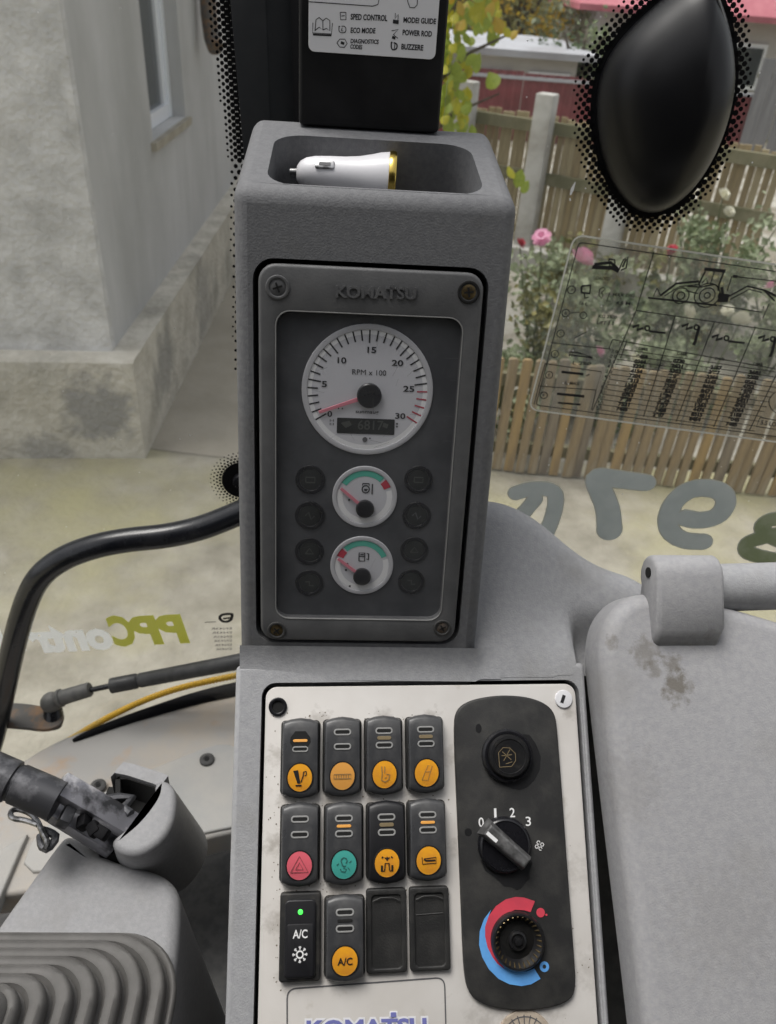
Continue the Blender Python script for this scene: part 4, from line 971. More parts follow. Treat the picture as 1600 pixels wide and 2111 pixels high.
for k, (x, y) in enumerate(((475, 365), (443, 492), (415, 605), (384, 717), (352, 832), (323, 944))):
    dm.stroke([Vector(Zg(x, y)) + Vector((math.cos(a * .524), math.sin(a * .524))) * .0042 for a in range(12)], LW, DH, True); dm.text('ABCDEF'[k], Zg(x - 6, y + 8), Zg(x + 6, y + 9), Zg(x - 4, y - 8), DH)
for s_, x, y, w_ in (('LOADED', 640, 300, 90), ('MAX DIG', 760, 392, 120), ('4.5 M', 755, 436, 80), ('KG 2500', 672, 510, 100), ('LIFT 3.0', 660, 545, 95), ('16 L', 540, 438, 44), ('L 250', 530, 766, 100), ('L. MAX', 478, 876, 80)):
    dm.text(s_, Zg(x - w_ / 2, y + 8), Zg(x + w_ / 2, y + 14), Zg(x - w_ / 2 + 4, y - 10), DH, .02)
# small machine top left
dl([(590, 240), (700, 245), (735, 262)], .004); dl([(600, 225), (690, 215), (730, 250)], .003); dl([(680, 198), (685, 235), (715, 240), (712, 200), (680, 196)], .0015); dl([(735, 255), (760, 200), (785, 182), (775, 245), (745, 258)], .0014); dl([(755, 240), (775, 195)], .002)
dl([(530, 345), (580, 340), (575, 385), (530, 380), (530, 345)], .0022); dl([(545, 385), (548, 410), (570, 405)], .0012); dl([(650, 350), (630, 360), (625, 395), (640, 412), (648, 395), (640, 380), (660, 360), (650, 350)], .0009); dl([(685, 380), (668, 428), (690, 428)], .0009)
dl([(470, 492), (520, 488)], .0008); dl(chaikin([(540, 480), (565, 505), (540, 528), (515, 505)], 2), .0009, True); dl([(490, 630), (560, 595)], .0009); dl([(600, 640), (640, 648)], .0009)
dl([(465, 705), (520, 712), (590, 738), (460, 722), (468, 700)], .0014); dl([(420, 815), (540, 828)], .0028); dl([(555, 838), (575, 828)], .0012); dl([(395, 935), (545, 950)], .0030); dl([(400, 985), (525, 995)], .0022); 
# backhoe drawing
W_ = lambda x, y, r_: dm.stroke([Vector(Zg(x, y)) + Vector((math.cos(a * .3927), math.sin(a * .3927))) * r_ for a in range(16)], .0011, DH, True)
W_(1075, 397, .0085); W_(1075, 397, .004); W_(1220, 395, .0130); W_(1220, 395, .0080); W_(1220, 395, .003)
dl([(1205, 250), (1320, 262)], .0034); dl([(1210, 262), (1175, 330), (1180, 345)], .0016); dl([(1310, 270), (1285, 335), (1280, 370)], .0016); dl([(1260, 262), (1235, 340)], .0008)
dl([(1175, 318), (1050, 330), (965, 395)], .0022); dl([(1175, 335), (1065, 348), (985, 398)], .0010); dl([(945, 355), (925, 400), (965, 400), (945, 355)], .0010); dl([(1110, 345), (1180, 350), (1260, 335), (1285, 350)], .0014); dl([(1100, 370), (1170, 385)], .0010)
dl([(895, 408), (1275, 450)], .0020); dl([(1280, 395), (1335, 402), (1330, 420), (1280, 420)], .0050); dl([(1300, 350), (1305, 390)], .0028); dl([(1340, 400), (1440, 345), (1530, 365), (1590, 425)], .0016); dl([(1345, 418), (1450, 362), (1520, 380)], .0010); dl([(1530, 365), (1600, 400)], .0022)
dl([(1355, 290), (1330, 370)]); dl([(1360, 290), (1385, 293)], .003); dl([(1385, 293), (1600, 318)]); dl([(1280, 450), (1520, 488), (1530, 455)]); dl([(1525, 520), (1560, 440)]); dl([(1190, 330), (1215, 300), (1222, 330)], .001)
for x, y in ((810, 570), (1080, 565), (1245, 625), (1500, 630)):           # the four arm positions
    d2 = y % 2 == 1; dl([(x, y), (x + 35, y - 12), (x + 25, y + 15), (x + 60, y + 5)], .0030); dl(chaikin([(x + 70, y - 8), (x + 95, y - 5), (x + 90, y + 20), (x + 68, y + 15)], 1), .0018, True)
    if x in (810, 1245): dl([(x + 90, y + 22), (x + 180, y + 32)], .0022)
    else: dl([(x + 96, y), (x + 72, y + 92)], .0030); dl([(x + 60, y + 94), (x + 76, y + 98)], .003)
dl([(740, 650), (755, 660), (735, 670), (740, 648)], .0008); dl(chaikin([(1640, 900), (1560, 950), (1560, 1010), (1610, 1050)], 1, False)); dl([(1510, 1065), (1620, 1085)]); dl([(1510, 1065), (1490, 1115), (1620, 1135)]); dm.text('5.5 LOAD', Zg(1512, 1104), Zg(1640, 1122), Zg(1518, 1080), DH, .02); dm.text('FOR WEIGHTS', Zg(1490, 1172), Zg(1640, 1190), Zg(1494, 1160), DH)
dm.build('chart_print', 'ink', dc, recalc=False)

# ------------------------------------------------------------------ black dome on the glass
dm_ = thing('window_dome', 'glossy black almond shaped dome fixed on the right glass', 'cover', GR)
cu = sum((p for p in do), Vector((0, 0))) / len(do); m = MB(); rs = []
cu = cu + Vector((.012, -.01))
ax = (Vector(G(1465, -30)) - Vector(G(1340, 440))).normalized()
for s_, h_ in ((1.0, 0), (1.0, .006), (.985, .012), (.95, .020), (.88, .030), (.78, .039), (.66, .046), (.52, .052), (.36, .056), (.18, .058), (.03, .0585)):
    ring = []
    for p in do:
        d = p - cu; q_ = cu + d * s_; side = d.x * ax.y - d.y * ax.x
        ring.append((q_.x + (1 - s_) * .010, q_.y, h_ + .05 * side * s_ * (1 - s_)))
    rs.append(ring)
m.rings(rs); m.build('shell', 'dome_black', dm_, 60)
m = MB(); m.tube([(*G(x, y), h_) for x, y, h_ in ((1452, -45, .030), (1464, 0, .031), (1480, 45, .027), (1494, 95, .020), (1504, 145, .012), (1508, 190, .008))], .0011, 8); m.build('seam_highlight', 'rib_edge', dm_)  # pale tube drawn as the highlight line along the dome crease

# ------------------------------------------------------------------ switch plate
sp_ = thing('switch_plate', 'worn silver beige switch plate on the lower dashboard', 'panel', L)
LX = lambda x, y, h=0: L.uv(x, y, h)
PH = .0005
m = MB(); m.slab(rrect(-.0675, -.322, .1625, -.0155, .008, 6), PH, -.006, .0007, 2); pg = [((*LX(x, y), 0.0), r_, k_) for x, y, r_, k_ in ((600, 1650, .020, .45), (680, 1650, .016, .4), (760, 1645, .016, .4), (850, 1640, .018, .35), (610, 1838, .020, .45), (700, 1838, .018, .5), (800, 1830, .016, .4), (880, 1820, .018, .35), (570, 1560, .016, .35), (568, 1740, .018, .45), (570, 1900, .02, .35), (660, 1480, .016, .35), (790, 1478, .014, .3), (890, 1475, .014, .35), (928, 1560, .016, .3), (932, 1750, .016, .3), (1175, 1470, .012, .35), (1195, 1800, .03, .2), (1215, 2000, .03, .22), (600, 2010, .02, .3), (1000, 2095, .03, .25), (1120, 2090, .03, .3))]
stain('plate', pg, (0.13, 0.105, 0.075), 170, .42, .72); m.build('plate', 'plate', sp_)
c = LX(573, 1457); lx = lambda d, y=1600: L.uv(800 + d, y)[0] - L.uv(800, y)[0]
m = MB(); m.ringslab(circ(*c, lx(19), 24), circ(*c, lx(12), 24), PH + .0016, PH, .0006, .0006); o = m.build('screw', 'gloss_black', sp_); m = MB(); m.slab(circ(*c, lx(13), 20), PH + .0002, PH - .001); m.build('socket', 'gap_black', o)
c = LX(1161, 1441); m = MB(); m.slab(circ(*c, lx(19), 28), PH + .0016, PH, .0006, 3); o = m.build('screw', 'label_white', sp_)
m = MB(); m.stroke([LX(1158, 1449, .002), LX(1163, 1433, .002)], lx(7), PH + .0018); m.build('slot', 'ink', o)
# outlined badge at the bottom with the maker's name
m = MB(); bb = [LX(592, 2038), LX(916, 2014), LX(925, 2330), LX(592, 2340)]
q_ = round_poly(ccw(bb), .006); m.stroke(q_, .0009, PH + .0003, True); m.build('badge_outline', 'ink_grey', sp_, recalc=False)
m = MB(); m.text('KOMATSU', LX(628, 2140), LX(884, 2134), LX(628, 2098), PH + .0003, .10); m.slab(rrect(*LX(803, 2100), *[a + b for a, b in zip(LX(803, 2100), (.0055, .0045))], .0004, 1), PH + .0003, PH); m.build('lettering_outline', 'label_white', sp_, recalc=False)  # white outline printed behind the blue lettering
m = MB(); m.text('KOMATSU', LX(632, 2138), LX(880, 2132), LX(632, 2102), PH + .0006, .035); m.slab(rrect(*[a + .0008 for a in LX(803, 2099)], *[a + b for a, b in zip(LX(803, 2100), (.0045, .004))], .0004, 1), PH + .0006, PH); m.build('badge_lettering', 'logo_blue', sp_, recalc=False)
# round sand coloured emblem
c = LX(1083, 2152, .002); m = MB(); m.slab(circ(*c, lx(62, 2100), 40), PH + .0016, PH, .0008, 3); o = m.build('emblem', 'sand', sp_)
m = MB(); m.stroke(circ(*c, lx(50, 2100), 36), .0007, PH + .0018, True)
for a in (60, 75, 105, 120, 90): d = Vector((math.cos(R(a)), math.sin(R(a)))); m.stroke([Vector(c) + d * lx(30), Vector(c) + d * lx(50)], .0007, PH + .0018)
m.build('emblem_lines', 'ink_grey', o, recalc=False)
# scattered grime flecks on the plate
m = MB()
for k in range(160):
    x, y = random.choice([(random.uniform(555, 930), random.gauss(1655, 14)), (random.uniform(555, 930), random.gauss(1835, 12)), (random.gauss(568, 8), random.uniform(1480, 2050)), (random.uniform(1160, 1240), random.uniform(1440, 2100)), (random.uniform(560, 930), random.gauss(1478, 6))])
    u, v = LX(x, y)
    if -.066 < u < .161: r_ = random.uniform(.0002, .0007); m.poly([(u + r_ * math.cos(a) * random.uniform(.5, 1.2), v + r_ * math.sin(a) * random.uniform(.5, 1.2)) for a in (0, 1, 2, 3, 4, 5)], PH + .00015)
o = m.build('grime', 'sym_dull', sp_, recalc=False); o['kind'] = 'stuff'
for s_ in o.data.materials: pass
MATS['grime'] = M('grime', (0.16, 0.135, 0.10), .9); o.data.materials[0] = MATS['grime']

# ------------------------------------------------------------------ rocker switches
RW, RHH, RH = .0250, .0243, .0118
TS_ = [-1, -.985, -.955, -.90, -.78, -.6, -.4, -.2, 0, .2, .4, .6, .78, .90, .955, .985, 1]
def surf(t):
    t = max(-1, min(1, t)); e = max(0, (abs(t) - .91) / .09); return RH - (.0040 if t < 0 else .0024) * t * t - .0036 * (1 - math.sqrt(max(0, 1 - e * e)))
def rocker_mesh():
    m = MB(); rs = []
    cs = [(-1, 0), (-1, .80)] + [(-1 + .12 * (1 - math.cos(a * math.pi / 8)), .80 + .20 * math.sin(a * math.pi / 8)) for a in range(1, 5)] + [(-.55, 1.0), (0, 1.0), (.55, 1.0)] + [(1 - .12 * (1 - math.cos(a * math.pi / 8)), .80 + .20 * math.sin(a * math.pi / 8)) for a in (4, 3, 2, 1)] + [(1, .80), (1, 0)]
    for t in TS_:
        rs.append([(u * RW / 2, t * RHH + math.copysign(1, t) * (abs(t) ** 3) * .0030 * (1 - u * u), hf * surf(t)) for u, hf in cs])
    m.rings(rs); return m
rk = rocker_mesh().build('rocker', 'rocker', None, 50); RK = rk.data; bpy.data.objects.remove(rk)
hm = MB(); hm.slab(rrect(-RW / 2 - .0014, -RHH - .0006, RW / 2 + .0014, RHH + .0012, .003, 4), .0026, .0, .0008, 2); o = hm.build('housing', 'housing'); HM = o.data; bpy.data.objects.remove(o)
def onto(m): return m.warp(lambda p: (p.x, p.y, p.z + surf(p.y / RHH)))
def pill(cx, cy, w_, h_, n_=5):
    return rrect(cx - w_ / 2, cy - h_ / 2, cx + w_ / 2, cy + h_ / 2, h_ * .49, n_)
def rib_meshes():
    e, d = MB(), MB()
    for y in (.0168, .0070):
        e.ringslab(pill(0, y, .0124, .0046), pill(0, y, .0102, .0024), .0005, -.0004, .0002, .0002); d.slab(pill(0, y, .0104, .0026), .0002, -.0002)
    return onto(e), onto(d)
e, d = rib_meshes(); o = e.build('grip_rib', 'rib_edge'); EM = o.data; bpy.data.objects.remove(o); o = d.build('grip_slot', 'gap_black'); DM = o.data; bpy.data.objects.remove(o)  # pale rib rims are painted highlights
def link(name, me, parent): o = bpy.data.objects.new(name, me); COL.objects.link(o); o.parent = parent; return o
DY = -.0128
def rocker(cx, cy, label, disc, ind, symbol, smat='ink', worn=False, tilt=0.0, oct_=False, dark=False):
    h = .0095; u, v = L.uv(cx, cy, h); s = thing('rocker_switch', label, 'switch', Frame(L.w(u, v, PH), L.u, L.v), 'rocker switches on the switch plate')
    link('housing', HM, s); ro = link('rocker', RK, s)
    if dark: ro.data = RK.copy(); ro.data.materials[0] = MATS['rocker_dark']
    if not oct_: a = link('grip_rib', EM, s); link('grip_slot', DM, a)
    if oct_:
        m = MB(); m.slab([(x * .0072, .0119 + y * .0064) for x, y in ((-1, -.2), (-.55, -1), (.55, -1), (1, -.2), (.95, .35), (.5, 1), (-.5, 1), (-.95, .35))], .0002, -.0003); onto(m).build('burnt_patch', 'gap_black', s)
        m = MB(); m.ringslab(pill(0, .0062, .0112, .004), pill(0, .0062, .0094, .002), .0005, -.0002, .0002, .0002); onto(m).build('grip_rib', 'rib_edge', s)
    if ind:
        m = MB(); m.slab(pill(0, .0119, .0100, .0019 if ind != 'amber_dull' else .0025), .0006, -.0002, .0002, 1); onto(m).build('indicator', ind, s)
    R0 = .0086; EL = 1.1
    m = MB(); m.ringslab(circ(0, DY, R0 + .0008, 32, R0 * EL + .0008), circ(0, DY, R0 - .0002, 32, R0 * EL - .0002), .0007, -.0006, .0002, .0002); onto(m).build('disc_rim', 'gap_black', s)
    m = MB(); m.rings([[(p[0], p[1], .0006) for p in circ(0, DY, R0 * f, 32, R0 * f * EL)] for f in (1, .85, .66, .5, .33, .17, .01)]); o = onto(m).build('symbol_disc', disc, s)
    m = MB(); kx = .0085
    for it in symbol:
        if isinstance(it, str): m.textc(it, (0, DY), .0100, .0048, .00095, .02)
        elif it[0] == 'f': m.poly([(x * kx, DY + y * kx) for x, y in it[1]], .00095)
        else: m.stroke([(x * kx, DY + y * kx) for x, y in it[1]], it[0] * kx, .00095)
    if m.v: onto(m).build('symbol', smat, o, recalc=False)
    if tilt: s.matrix_world = s.matrix_world @ Matrix.Rotation(R(tilt), 4, 'Z')
    return s
S = .09
rocker(619, 1563, 'black rocker switch with burnt octagonal patch and dark wiper symbol', 'amber', 'amber_pale', [('f', [(-.55, .55), (-.15, .6), (.05, -.45), (-.2, -.45)]), (.12, [(-.35, -.62), (.15, -.62)]), (.09, [(.1, -.35), (.25, .1), (.3, .45), (.5, .5), (.52, .2), (.38, .15)])], oct_=True)
rocker(706, 1560, 'rocker switch with faded battery row symbol on a pale orange disc', 'amber_pale', None, [(.07, [(-.7, -.2), (.7, -.2), (.7, .15), (-.7, .15), (-.7, -.2)])] + [(.06, [(x, -.2), (x, .15)]) for x in (-.5, -.3, -.1, .1, .3, .5)], 'sym_dull')
rocker(792, 1557, 'rocker switch with grey hook shaped symbol on its yellow disc', 'amber', 'amber_dull', [(.09, [(-.25, .65), (-.2, .05), (-.25, -.45), (.05, -.6), (.35, -.4), (.4, 0), (.15, .02)]), (.07, [(0, .65), (0, .1)]), (.06, [(0, -.3), (.2, -.2)])], 'sym_dull')
rocker(878, 1554, 'rocker switch with rubbed off slanting symbol beside the heater panel, top row', 'amber', 'amber_dull', [(.05, [(-.4, -.55), (.1, .6), (.45, .55), (.1, -.6), (-.4, -.55)]), (.05, [(-.1, .1), (.3, .1)])], 'sym_dull')
rocker(618, 1742, 'hazard rocker switch with warning triangle on a pink disc', 'pink', None, [(.09, [(-.7, -.5), (.7, -.5), (0, .72), (-.7, -.5), (-.6, -.5)]), (.07, [(-.3, -.28), (.3, -.28), (0, .25), (-.3, -.28)])], 'sym_pink')
rocker(709, 1740, 'rocker switch with lamp symbol on a turquoise disc', 'teal', 'amber_pale', [(.09, [(.25 * math.cos(a), .3 + .25 * math.sin(a)) for a in (-.9, 0, .8, 1.6, 2.4, 3.2, 4.0)]), (.09, [(-.15, .08), (-.1, -.1), (.15, -.1)]), (.08, [(-.3, -.3), (-.2, -.5), (.1, -.55), (.2, -.35), (-.05, -.25)]), (.06, [(.4, .15), (.6, .3)]), (.06, [(-.4, .1), (-.6, 0)]), (.06, [(.3, -.2), (.45, -.4)])], 'sym_teal')
rocker(797, 1737, 'very dark rocker switch with black axle symbol on a yellow disc', 'amber', 'amber_dull', [(.16, [(-.42, .5), (-.34, .42)]), (.16, [(.34, .42), (.42, .5)]), (.12, [(0, .5), (0, .2)]), (.09, [(-.2, .45), (0, .3), (.2, .45)]), (.16, [(-.42, -.15), (-.42, -.6)]), (.16, [(.42, -.15), (.42, -.6)]), (.1, [(-.2, -.55), (-.15, 0), (.15, 0), (.2, -.55)]), (.08, [(-.5, -.6), (-.2, -.6)]), (.08, [(.2, -.6), (.5, -.6)])], dark=True)
rocker(882, 1732, 'rocker switch with black horn box symbol on a yellow disc', 'amber', 'amber_pale', [(.07, [(-.55, .28), (-.5, -.25), (.6, -.2), (.6, .25), (-.4, .15)]), (.13, [(-.4, .15), (-.2, .0), (.55, .03)])])
rocker(711, 1936, 'rocker switch with A/C lettering on a yellow disc, next to the lit button', 'amber', 'gap_black', ['A/C'])
# square push button with green lamp
def cap(cx, cy, w_, h_): u, v = L.uv(cx, cy, .004); return Frame(L.w(u, v, PH), L.u, L.v)
bf = cap(619, 1930, 0, 0); ac = thing('air_conditioning_button', 'square black A/C push button with lit green lamp and sun symbol', 'switch', bf)
m = MB(); m.slab(rrect(-.0138, -.0272, .0138, .0272, .0022, 4), .0055, 0, .0012, 3); m.build('housing', 'housing', ac)
m = MB(); m.slab(rrect(-.0104, -.0246, .0104, .0232, .003, 4), .0072, .005, .0010, 3); o = m.build('button', 'rocker_dark', ac)
m = MB(); m.slab(rrect(-.0092, -.0236, .0092, .0086, .002, 4), .0080, .0068, .0006, 2); m.build('lower_key', 'rocker_dark', o)
m = MB(); m.lathe((0, .0158), [(.0017, 0), (.0017, .0003), (.0008, .0007)], 16, .0071); m.build('lamp', 'led_green', o)
m = MB(); m.textc('A/C', (0, .0026), .0098, .0054, .0083, .02); m.stroke(circ(0, -.0098, .0021, 16), .0010, .0083, True)
for a in range(8): d = Vector((math.cos(a * .785), math.sin(a * .785))); p_ = Vector((0, -.0098)); m.stroke([p_ + d * .0030, p_ + d * .0050], .0009, .0083); t_ = Vector((-d.y, d.x)) * .0009; m.stroke([p_ + d * .0044 - t_, p_ + d * .0044 + t_], .0007, .0083)
m.build('lettering', 'print_white', o, recalc=False)
for cx, cy, lbl, ex in ((797, 1918, 'plain black blanking cap between the A/C rocker and the ribbed cap', 0), (886, 1914, 'black blanking cap with ledge beside the temperature knob', 1)):
    b_ = thing('blanking_cap', lbl, 'blanking cap', cap(cx, cy, 0, 0), 'blanking caps on the switch plate')
    m = MB(); m.ringslab(rrect(-.0138, -.0262, .0138, .0262, .0022, 4), rrect(-.0102, -.0232, .0102, .0222, .0028, 4), .0042, 0, .0010, .0008); m.build('rim', 'blank_cap', b_)
    m = MB(); m.slab(rrect(-.0104, -.0234, .0104, .0224, .0026, 4), .0026, 0.0); m.build('face', 'blank_cap', b_)
    m = MB(); m.tube([(-.0092, .0186, .0042), (-.004, .0206, .0044), (.004, .0206, .0044), (.0092, .0186, .0042)], .0004, 6)
    if ex: m.tube([(-.0095, .0085, .0027), (.0095, .0092, .0027)], .0004, 6)
    m.build('edge_ridge', 'blank_cap', b_)

# ------------------------------------------------------------------ heater panel
hp_ = thing('heater_panel', 'tall black heater control panel with round button, fan knob and temperature dial', 'control panel', L)
ho = chaikin([LX(*p, .003) for p in ((935, 1500), (941, 1462), (968, 1444), (1010, 1435), (1048, 1433), (1090, 1437), (1125, 1450), (1144, 1470), (1149, 1505), (1160, 1650), (1172, 1820), (1183, 1960), (1188, 2040), (1172, 2066), (1125, 2080), (1062, 2085), (1000, 2074), (968, 2052), (956, 2010), (950, 1850), (943, 1680))], 2)
m = MB(); m.slab(ho, .0042, 0, .0014, 3); m.build('face', 'heater_black', hp_)
HH = .0042
H4 = lambda x, y: LX(900 + x / 4.444, 1380 + y / 4.444, HH); H5 = lambda x, y: LX(900 + x / 4, 1740 + y / 4, HH)
m = MB(); m.poly([H4(*p) for p in ((790, 590), (850, 600), (910, 680), (955, 800), (945, 920), (900, 1010), (830, 1080), (760, 1105), (690, 1090), (600, 1050), (560, 1010), (700, 1010), (820, 930), (860, 800))], HH + .0002)
m.build('damp_stain', 'wet_black', hp_, recalc=False); m = MB(); m.poly(circ(*H4(290, 1490), .0026, 14), HH + .0002); m.build('damp_stain', 'wet_black', hp_, recalc=False); m = MB(); m.poly(circ(*H4(385, 540), .0022, 10, .0034), HH + .0002); m.build('damp_stain', 'wet_black', hp_, recalc=False); m = MB()
m.poly([H5(*p) for p in ((360, 130), (400, 220), (460, 260), (520, 310), (560, 350), (610, 350), (660, 378), (700, 360), (740, 310), (770, 290), (765, 230), (790, 150), (640, 200))], HH + .0002); m.build('damp_stain', 'wet_black', hp_, recalc=False)
# push button
c = LX(1047, 1558, .008); m = MB(); m.lathe(c, [(lx(53), 0), (lx(53), .004), (lx(49), .0055), (lx(44), .0055), (lx(44), .004)], 40, HH); o = m.build('push_button', 'gloss_black', hp_)
m = MB(); m.lathe(c, [(lx(43), .0), (lx(43), .0078), (lx(40), .0092), (lx(34), .0094), (lx(33), .0088), (.0002, .0086)], 40, HH); m.build('button_cap', 'knob_black', o)
m = MB(); hb = HH + .0090; cc = LX(1046, 1560, hb)
def bs(pts, w_=.0005): m.stroke([(cc[0] + x * lx(1), cc[1] + y * lx(1)) for x, y in pts], w_, hb)
bs([(-17, -20), (-18, 8), (-8, 18), (6, 17), (17, 6), (17, -8), (8, -19), (-17, -20)]); bs([(-10, 10), (8, -6)]); bs([(6, 14), (-8, -8)]); bs([(-12, 2), (10, 4)]); bs([(-4, -14), (10, -10)])
m.build('button_symbol', 'amber_dull', o, recalc=False)
# fan knob
c = LX(1043, 1744, .01); m = MB(); m.lathe(c, [(lx(54), 0), (lx(54), .003), (lx(50), .005), (lx(47), .0055), (lx(46), .0048), (.0002, .0055)], 44, HH); o = m.build('fan_knob', 'gloss_black', hp_)
g0, g1 = Vector(LX(1003, 1708, .016)), Vector(LX(1088, 1782, .016)); d = (g1 - g0).normalized(); nn = Vector((-d.y, d.x))
m = MB(); hw = lx(16)
m.slab([tuple(p) for p in (g0 + nn * hw * .9, g0 - nn * hw * .9 , g1 - nn * hw * .75, g1 + nn * hw * .75)], HH + .0135, HH + .0042, .0030, 4, draft=.0015); m.build('grip', 'knob_worn', o)
m = MB(); m.stroke([g0 + d * lx(4) - nn * hw * .35, g0 + d * lx(30) - nn * hw * .35], lx(7), HH + .0138); m.build('pointer', 'print_white', o, recalc=False)
m = MB()
for s_, x, y in (('0', 992, 1695), ('1', 1021, 1676), ('2', 1056, 1675), ('3', 1089, 1693)): m.textc(s_, LX(x, y, HH), lx(11 if s_ != '1' else 5), lx(18), HH + .0003, .01)
fcx = LX(1112, 1743, HH)
for a in range(4): d = Vector((math.cos(a * 1.57 + .3), math.sin(a * 1.57 + .3))) * lx(6); m.stroke([Vector((fcx[0], fcx[1])) + d + Vector((math.cos(b * 1.05), math.sin(b * 1.05))) * lx(3.4) for b in range(6)], lx(1.6), HH + .0003, a % 2 == 0)
m.build('scale_print', 'print_white', hp_, recalc=False)
# temperature dial: coloured arcs, bare socket
m = MB(); m.poly([H5(*p) for p in ((810, 470), (720, 440), (650, 435), (570, 455), (490, 510), (430, 590), (400, 680), (400, 760), (420, 850), (460, 930), (500, 985), (560, 1030), (520, 960), (475, 890), (455, 800), (462, 720), (500, 630), (570, 570), (650, 540), (720, 545), (775, 560))], HH + .0004); m.build('red_arc', 'arc_red', hp_, recalc=False)
m = MB(); m.poly([H5(*p) for p in ((450, 540), (390, 620), (355, 720), (350, 830), (375, 930), (430, 1030), (510, 1110), (600, 1155), (700, 1170), (780, 1155), (858, 1110), (805, 1025), (740, 1050), (660, 1055), (580, 1030), (500, 970), (455, 900), (420, 830), (400, 760), (400, 680), (430, 590))], HH + .0003); m.build('blue_arc', 'arc_blue', hp_, recalc=False)
m = MB(); m.slab(circ(*H5(858, 565), .0030, 16), HH + .0004, HH); m.slab(circ(*H5(905, 583), .0007, 8), HH + .0004, HH); m.build('hot_dot', 'arc_red', hp_, recalc=False)
m = MB(); m.arc(H5(888, 1010), .0013, .0033, 0, 360, HH + .0004, 24); m.build('cold_dot', 'arc_blue', hp_, recalc=False)
c = H5(662, 790); k_ = .0185 / 52
m = MB(); m.lathe(c, [(52 * k_, 0), (52 * k_, .0045), (49 * k_, .006), (46 * k_, .006), (36 * k_, .001), (30 * k_, -.002), (18 * k_, -.0025), (17 * k_, .003), (13 * k_, .0034), (12 * k_, .002), (8 * k_, .002), (7 * k_, .0048), (.2 * k_, .0052)], 44, HH); o = m.build('temperature_dial', 'knob_black', hp_)
for k in range(28):
    a = 2 * math.pi * k / 28; d = Vector((math.cos(a), math.sin(a))); m = MB(); p0 = Vector(c) + d * 45 * k_; p1 = Vector(c) + d * 38 * k_
    if k == 0: 
        m.tube([(45 * k_, 0, HH + .0058), (38 * k_, 0, HH + .0026)], [.0006, .0004], 6); tmesh = m.build('tooth', 'brass', o); tmesh.location = (c[0], c[1], 0)
    else: t_ = tmesh.copy(); COL.objects.link(t_); t_.parent = o; t_.rotation_euler.z = a

# ------------------------------------------------------------------ storage lid on the right
Mf = L.up(.020)
lid = thing('storage_lid', 'large smudged grey plastic storage lid right of the switch plate', 'lid', Mf)
MX = lambda x, y, h=0: Mf.uv(x, y, h)
e0 = MX(1218, 1400); e1 = MX(1308, 2100)
ol_ = [MX(*p) for p in ((1347, 2300), (1325, 2100), (1280, 1740), (1242, 1430), (1233, 1345), (1243, 1282), (1280, 1236), (1330, 1220), (1420, 1230), (1520, 1256), (1640, 1292), (1900, 1370), (2100, 2350))]
def ch_keep(o): return chaikin(o, 3)
m = MB(); m.slab(ch_keep(ol_), .006, -.028, .012, 6, draft=.001); m.build('lid_panel', 'lid_smudged', lid, 60)
SM = lambda x, y: (*MX(x, y, .006), .006)
stain('lid_smudged', [(SM(1398, 1415), .022, .75), (SM(1385, 1370), .014, .6), (SM(1330, 1345), .020, .5), (SM(1262, 1325), .010, .5), (SM(1440, 1300), .022, .35), (SM(1350, 1380), .012, .45), (SM(1300, 1620), .05, .14), (SM(1500, 1900), .08, .12), (SM(1390, 1220), .02, .3)], (0.115, 0.10, 0.075))
# hinge arm wrapped over the hinge tube
ha, hb_ = MX(1345, 1330, .01)[0] + .003, MX(1484, 1338, .01)[0]
pv = MX(1400, 1180, .018)[1]
prof = [(MX(1400, 1330, .01)[1], .0062), (MX(1400, 1300, .012)[1], .018)]
cv, cn, cr = pv + .001, .010, .0155
for a in range(9): an = R(80 - a * 26); prof.append((cv - .002 + cr * math.sin(R(a * 26 - 10)), cn + cr * math.cos(R(a * 26 - 10))))
prof.append((cv - .02, -.012)); prof.append((prof[0][0], -.004))
uu0, uu1 = MX(1350, 1200, .02)[0], MX(1490, 1220, .02)[0]
rs = []
for u_, s_ in ((uu0, .86), (uu0 + .0012, .95), (uu0 + .004, 1.0), (uu1 - .003, 1.0), (uu1 - .0008, .96), (uu1, .9)):
    cvx, cnx = sum(p[0] for p in prof) / len(prof), sum(p[1] for p in prof) / len(prof)
    rs.append([(u_, cvx + (p[0] - cvx) * s_, cnx + (p[1] - cnx) * s_) for p in prof])
m = MB(); m.rings(rs); o = m.build('hinge_arm', 'lid_smudged', lid, 50)
m = MB(); m.rings([[(uu0 - .0006, cv + .004 * math.cos(a * .524), cn + .001 + .0046 * math.sin(a * .524)) for a in range(12)], [(uu0 + .002, cv + .004 * math.cos(a * .524), cn + .001 + .0046 * math.sin(a * .524)) for a in range(12)]]); m.build('pin_hole', 'gap_black', o)
m = MB(); pa = MX(1490, 1225, .004); m.tube([(uu1 - .002, pv - .008, -.008), (uu1 + .30, pv + .001, -.008)], .0185, 24); m.build('hinge_tube', 'shell_grey', lid)

